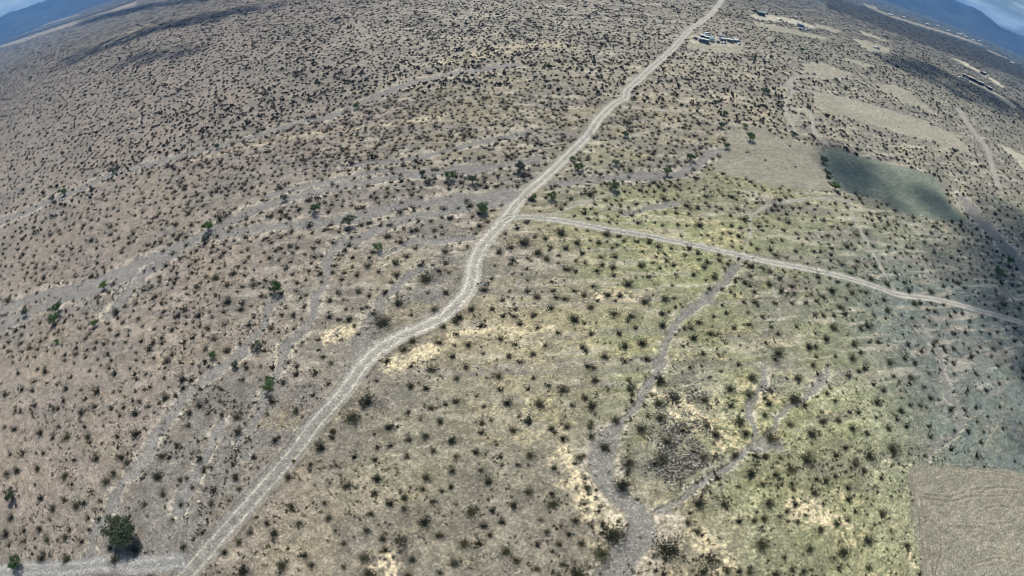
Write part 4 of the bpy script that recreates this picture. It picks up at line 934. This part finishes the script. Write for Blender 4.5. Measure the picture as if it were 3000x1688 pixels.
for n_, t in enumerate(TREES):
    m, cname = KIND[t[3]]; W = t[2] / FPX * gs[n_] * 1.2
    root = link('desert_tree', None, loc=(gx[n_], gy[n_], gz[n_])); root.rotation_euler = (0, 0, random.uniform(0, 6.28)); root.scale = (W, W, W * random.uniform(.8, 1.05))
    a, b_ = tree_mesh(5 if n_ == 0 else n_ % 5, m)
    link('trunk', a, root); link('crown', b_, root)
    if n_ == 0: tag(root, 'largest tree of the picture, dark olive, beside the grey gravel track', 'tree', 'desert trees along the washes')
    else: tag(root, f'{cname} tree, {tl[n_][0]} to the {tl[n_][1]}', 'tree', 'desert trees along the washes')
# the round rusty bush by the road, and two more like it
for (px_, py_, w_, lb) in ((976, 1265, 22, 'round orange-brown bush on the right verge of the road'), (861, 1351, 14, 'smaller orange bush touching the road edge'), (818, 1283, 15, 'orange-tipped bush among stones left of the road')):
    g = ground(np.array([px_]), np.array([py_])); W = w_ / FPX * g[2][0]
    rng = np.random.default_rng(px_); c = rng.normal(size=(420, 3)); c /= np.linalg.norm(c, axis=1, keepdims=True); c = c * rng.uniform(.5, 1, (420, 1)) * [.46, .46, .42]; c[:, 2] = np.abs(c[:, 2]) + .05
    lv, lf = leaf_quads(c, .06, rng)
    o = link('rusty_bush', BUSHES[0][0], loc=(g[0][0], g[1][0], zat(g[0], g[1])[0] - .03)); o.scale = (W, W, W)
    link('foliage', mesh_np('rusty_foliage', lv, lf, [M_ORANGE]), o); tag(o, lb, 'bush', 'orange bushes by the road')

# ------------------------------------------------------------------ homesteads, sheds, vehicles
M_WHITE = flat_mat('white_roof', (.55, .57, .56), .5, var=.06); M_WALL = flat_mat('cream_wall', (.50, .47, .42), .8); M_BLUEW = flat_mat('blue_grey_wall', (.13, .16, .22), .7)
M_PINK = flat_mat('faded_pink_roof', (.72, .58, .52), .7, var=.08); M_GLASS = flat_mat('dark_glass', (.02, .025, .03), .15, var=.02); M_DARK = flat_mat('dark_door', (.06, .06, .07), .6)
M_TYRE = flat_mat('tyre_rubber', (.02, .02, .02), .9); M_BLUER = flat_mat('blue_metal_roof', (.22, .42, .48), .5); M_CARW = flat_mat('white_car_paint', (.78, .79, .80), .35, var=.03); M_CARD = flat_mat('dark_car_paint', (.05, .06, .09), .35, var=.03)
M_SILVER = flat_mat('silver_paint', (.5, .52, .54), .3, var=.03); M_TANK = flat_mat('tank_plastic', (.10, .14, .11), .5)

def boxes(lst):
    VV, FF = [], []
    for (x0, y0, z0, x1, y1, z1) in lst:
        o = len(VV); VV += [(x0, y0, z0), (x1, y0, z0), (x1, y1, z0), (x0, y1, z0), (x0, y0, z1), (x1, y0, z1), (x1, y1, z1), (x0, y1, z1)]
        FF += [tuple(i + o for i in q) for q in ((3, 2, 1, 0), (4, 5, 6, 7), (0, 1, 5, 4), (1, 2, 6, 5), (2, 3, 7, 6), (3, 0, 4, 7))]
    return np.array(VV, float), np.array(FF)

def place(A_, B_):
    gx, gy, gs = ground(np.array([A_[0], B_[0]]), np.array([A_[1], B_[1]]))
    L = math.hypot(gx[1] - gx[0], gy[1] - gy[0]); yaw = math.atan2(gy[1] - gy[0], gx[1] - gx[0])
    cx, cy = gx.mean(), gy.mean()
    return cx, cy, zat(np.array([cx]), np.array([cy]))[0], L, yaw

def house(A_, B_, wid, h, roof, wall, label, cat='trailer', name='trailer_home', L=None, gable=.5, small=False, grp=None, win=3):
    cx, cy, cz, L0, yaw = place(A_, B_); L = L or L0; L = min(max(L, 2.5), 40)
    root = link(name, None, loc=(cx, cy, cz - .15)); root.rotation_euler = (0, 0, yaw)
    hl, hw = L / 2, wid / 2
    v, f = boxes([(-hl, -hw, 0, hl, hw, h)]); link('wall', mesh_np('wall', v, f, [wall]), root)
    e = .3
    rv = np.array([(-hl - e, -hw - e, h), (hl + e, -hw - e, h), (hl + e, hw + e, h), (-hl - e, hw + e, h), (-hl - e, -hw - e, h + .12), (hl + e, -hw - e, h + .12), (hl + e, hw + e, h + .12), (-hl - e, hw + e, h + .12), (-hl - e, 0, h + .12 + gable), (hl + e, 0, h + .12 + gable)], float)
    me = bpy.data.meshes.new('roof'); me.from_pydata([tuple(a) for a in rv], [], [(3, 2, 1, 0), (0, 1, 5, 4), (2, 3, 7, 6), (4, 5, 9, 8), (6, 7, 8, 9), (3, 0, 4, 8, 7), (1, 2, 6, 9, 5)]); me.materials.append(roof)
    link('roof', me, root)
    if not small:
        for k in range(win):
            x0 = -hl + L * (k + .6) / (win + .6)
            v, f = boxes([(x0 - .6, -hw - .04, h * .42, x0 + .6, -hw + .02, h * .78)]); link('window', mesh_np('window', v, f, [M_GLASS]), root)
        v, f = boxes([(-hl + .5, -hw - .05, 0.1, -hl + 1.5, -hw + .02, h * .76)]); link('door', mesh_np('door', v, f, [M_DARK]), root)
    tag(root, label, cat, grp); return root

def vehicle(px_, py_, yaw, paint, label, cat='car', van=False, sc_=1.0):
    gx, gy, gs = ground(np.array([px_]), np.array([py_])); cz = zat(gx, gy)[0]
    root = link('parked_' + cat.replace(' ', '_'), None, loc=(gx[0], gy[0], cz)); root.rotation_euler = (0, 0, yaw); root.scale = (sc_,) * 3
    prof = [(-2.3, .35), (2.3, .35), (2.35, .85), (1.2, 1.05), (.55, 1.62), (-1.4, 1.62), (-2.1, 1.05), (-2.35, .9)] if not van else [(-2.6, .4), (2.5, .4), (2.6, 1.0), (2.0, 1.3), (1.5, 2.2), (-2.5, 2.25), (-2.6, 1.2)]
    if cat == 'pickup': prof = [(-2.6, .4), (2.6, .4), (2.65, .95), (1.6, 1.12), (1.0, 1.75), (-.4, 1.75), (-.6, 1.1), (-2.6, 1.1)]
    n = len(prof); v = [(a, -.9, b_) for a, b_ in prof] + [(a, .9, b_) for a, b_ in prof]
    me = bpy.data.meshes.new('body'); me.from_pydata(v, [], [tuple(range(n)), tuple(range(2 * n - 1, n - 1, -1))] + [((k + 1) % n, k, n + k, n + (k + 1) % n) for k in range(n)]); me.materials.append(paint); link('body', me, root)
    zt = prof[4][1]; xa, xb = prof[5][0] + .3, prof[4][0] - .15
    if cat == 'pickup': xa, xb = -.3, .8
    v, f = boxes([(xa, -.92, zt - .52, xb, .92, zt - .12)]); link('window', mesh_np('side_glass', v, f, [M_GLASS]), root)
    for wx in (-1.45, 1.45):
        for wy in (-.86, .86):
            V_, F_ = [], []; k2 = 12
            for yy in (-.11, .11):
                for k in range(k2): V_.append((wx + .36 * math.cos(6.2832 * k / k2), wy + yy, .36 + .36 * math.sin(6.2832 * k / k2)))
            me = bpy.data.meshes.new('wheel'); me.from_pydata(V_, [], [tuple(range(k2 - 1, -1, -1)), tuple(range(k2, 2 * k2))] + [(k, (k + 1) % k2, k2 + (k + 1) % k2, k2 + k) for k in range(k2)]); me.materials.append(M_TYRE); link('wheel', me, root)
    tag(root, label, cat)

house((2048, 121), (2076, 128), 4.2, 3.0, M_WHITE, M_BLUEW, 'long trailer home with white roof at the edge of the bare lot', grp='buildings at the first homestead')
house((2050, 110), (2062, 112), 5.5, 2.9, M_WHITE, M_WALL, 'broad white-roofed cabin directly behind the long trailer', 'cabin', 'cabin')
house((2064, 114), (2078, 118), 4.5, 2.7, M_WHITE, M_DARK, 'open white-roofed carport behind the long trailer', 'carport', 'carport', win=1)
house((2081, 116), (2086, 124), 4.0, 2.4, M_BLUER, M_WALL, 'pale green shed at the end of the long trailer', 'shed', 'shed', win=1)
vehicle(2072, 105, .3, M_CARW, 'white van parked behind the cabin of the first homestead', 'van', True, 1.2)
vehicle(2037, 115, 2.2, M_CARD, 'dark car between the main road and the long trailer', 'car')
house((2109, 113), (2122, 115), 4.0, 2.4, M_BLUEW, M_DARK, 'dark flat shed in the yard across the gap', 'shed', 'shed', gable=.1, win=1)
house((2111, 120), (2124, 121), 4.2, 2.6, M_WHITE, M_BLUEW, 'white-roofed shed in front of the dark flat shed', 'shed', 'shed', win=2)
house((2133, 121), (2147, 127), 3.6, 2.6, M_WHITE, M_BLUEW, 'middle white trailer in the row across the gap', win=2)
house((2152, 122), (2162, 128), 3.4, 2.6, M_WHITE, M_BLUEW, 'last white trailer in the row across the gap', win=2)
vehicle(2120, 128, .2, M_CARW, 'white pickup at the front of the second yard', 'pickup')
vehicle(2165, 131, .8, M_SILVER, 'silver car beyond the last trailer', 'car')
vehicle(2103, 125, 1.5, M_CARD, 'dark car standing at the mouth of the driveway', 'car')
house((2220, 43), (2240, 48), 8, 4.0, M_BLUER, M_DARK, 'long shed with pale blue roof near the top edge', 'shed', 'shed', win=1)
vehicle(2285, 60, .4, M_CARW, 'white car right of the blue shed', 'car', False, 1.5)
house((2328, 55), (2334, 57), 6, 3.4, M_WHITE, M_WALL, 'small white hut at the top of the pale strip', 'hut', 'hut', win=1, small=True)
house((2340, 79), (2349, 80), 6, 3.6, M_BLUER, M_BLUEW, 'blue-walled hut above the graded strip', 'hut', 'hut', win=1)
vehicle(2347, 87, -.4, M_CARW, 'white pickup in front of the blue-walled hut', 'pickup', False, 1.4)
vehicle(2366, 90, .3, M_CARW, 'white van at the end of the second homestead', 'van', True, 1.2)
vehicle(2567, 142, -.2, M_CARW, 'lone white pickup standing on a graded patch', 'pickup', False, 1.6)
house((2832, 229), (2852, 238), 7, 3.6, M_PINK, M_DARK, 'long faded pink-roofed building in the far yard', 'building', 'farm_building', win=3)
house((2859, 243), (2879, 250), 6, 3.4, M_WHITE, M_DARK, 'bright white building in the middle of the far yard', 'building', 'farm_building', win=3)
house((2891, 259), (2903, 264), 5, 3.2, M_WHITE, M_DARK, 'white trailer at the near end of the far yard')
vehicle(2908, 266, -.5, M_CARW, 'white car at the very end of the far yard', 'car', False, 1.3)
house((2820, 222), (2828, 226), 4, 3.0, M_WHITE, M_DARK, 'small white hut above the pink-roofed building', 'hut', 'hut', win=1)
vehicle(2812, 229, -.3, M_CARW, 'small white car at the start of the far yard', 'car', False, 1.1)
vehicle(2832, 236, -.5, M_CARW, 'white van beside the pink-roofed building', 'van', True, 1.2)
house((2875, 217), (2885, 219), 5, 3.4, M_WHITE, M_DARK, 'lone white trailer beside the pale strip road', win=2)
for (px_, py_, L, lb) in ((2607, 46, 14, 'white house at the top of the far settlement'), (2649, 53, 12, 'second white house down the far settlement'), (2717, 73, 14, 'house where the far pale road narrows'),
                          (2748, 78, 13, 'house above the middle of the far pale road'), (2777, 92, 14, 'white house on the edge of the far pale road'), (2809, 102, 18, 'white house left of the brightest far roof'),
                          (2820, 102, 24, 'far house with the brightest and largest white roof'), (2830, 110, 16, 'dark-walled house right of the brightest far roof'), (2851, 120, 14, 'house past the end of the far pale road'),
                          (2869, 122, 14, 'last small house of the far settlement'), (2965, 187, 12, 'lone white house on the dark plain'), (78, 116, 13, 'white house on the pale band of the opposite corner'),
                          (106, 103, 12, 'small house higher up the pale band'), (90, 109, 9, 'tiny rust-roofed house between two white ones'), (52, 85, 24, 'white house under the blue mountain slope'),
                          (210, 33, 22, 'white house at the top edge of the opposite plain'), (143, 59, 18, 'pale house between the far bands'), (268, 22, 26, 'dark barn at the top edge of the opposite plain')):
    d = ground(np.array([float(px_)]), np.array([float(py_)]))
    gx_, gy_ = d[0][0], d[1][0]; dd = math.hypot(gx_, gy_)
    roof = M_PINK if 'rust' in lb else (M_DARK if 'barn' in lb else M_WHITE)
    L = min(L, max(8, dd * .008)) * 1.0
    root = link('far_house', None, loc=(gx_, gy_, zat(np.array([gx_]), np.array([gy_]))[0] - .2)); root.rotation_euler = (0, 0, math.atan2(-gx_, gy_) + .2)
    v, f = boxes([(-L / 2, -L * .25, 0, L / 2, L * .25, 4)]); link('wall', mesh_np('wall', v, f, [M_WALL]), root)
    me = bpy.data.meshes.new('roof'); e = .4; h = 4
    me.from_pydata([(-L / 2 - e, -L * .25 - e, h), (L / 2 + e, -L * .25 - e, h), (L / 2 + e, L * .25 + e, h), (-L / 2 - e, L * .25 + e, h), (-L / 2 - e, 0, h + 2), (L / 2 + e, 0, h + 2)], [], [(0, 1, 5, 4), (2, 3, 4, 5), (3, 0, 4), (1, 2, 5), (3, 2, 1, 0)]); me.materials.append(roof); link('roof', me, root)
    tag(root, lb, 'house', 'houses far out on the plain')

# scrap heap by the bend of the road
gx, gy, gs = ground(np.array([1415.]), np.array([832.]))
root = link('scrap_heap', None, loc=(gx[0], gy[0], zat(gx, gy)[0]))
rng = np.random.default_rng(5)
for k in range(9):
    v, f = boxes([(-.45, -.3, 0, .45, .3, .12)]); o = link('panel', mesh_np('panel', v, f, [M_WHITE if k % 2 else M_DARK]), root)
    o.location = ((k - 4) * .38, rng.normal() * .25, .1 + .1 * rng.random()); o.rotation_euler = (rng.normal() * .4, rng.normal() * .4, rng.uniform(0, 3)); s_ = rng.uniform(.6, 1.3); o.scale = (s_, s_, s_)
tag(root, 'heap of white and black scrap panels beside the main road', 'scrap heap')
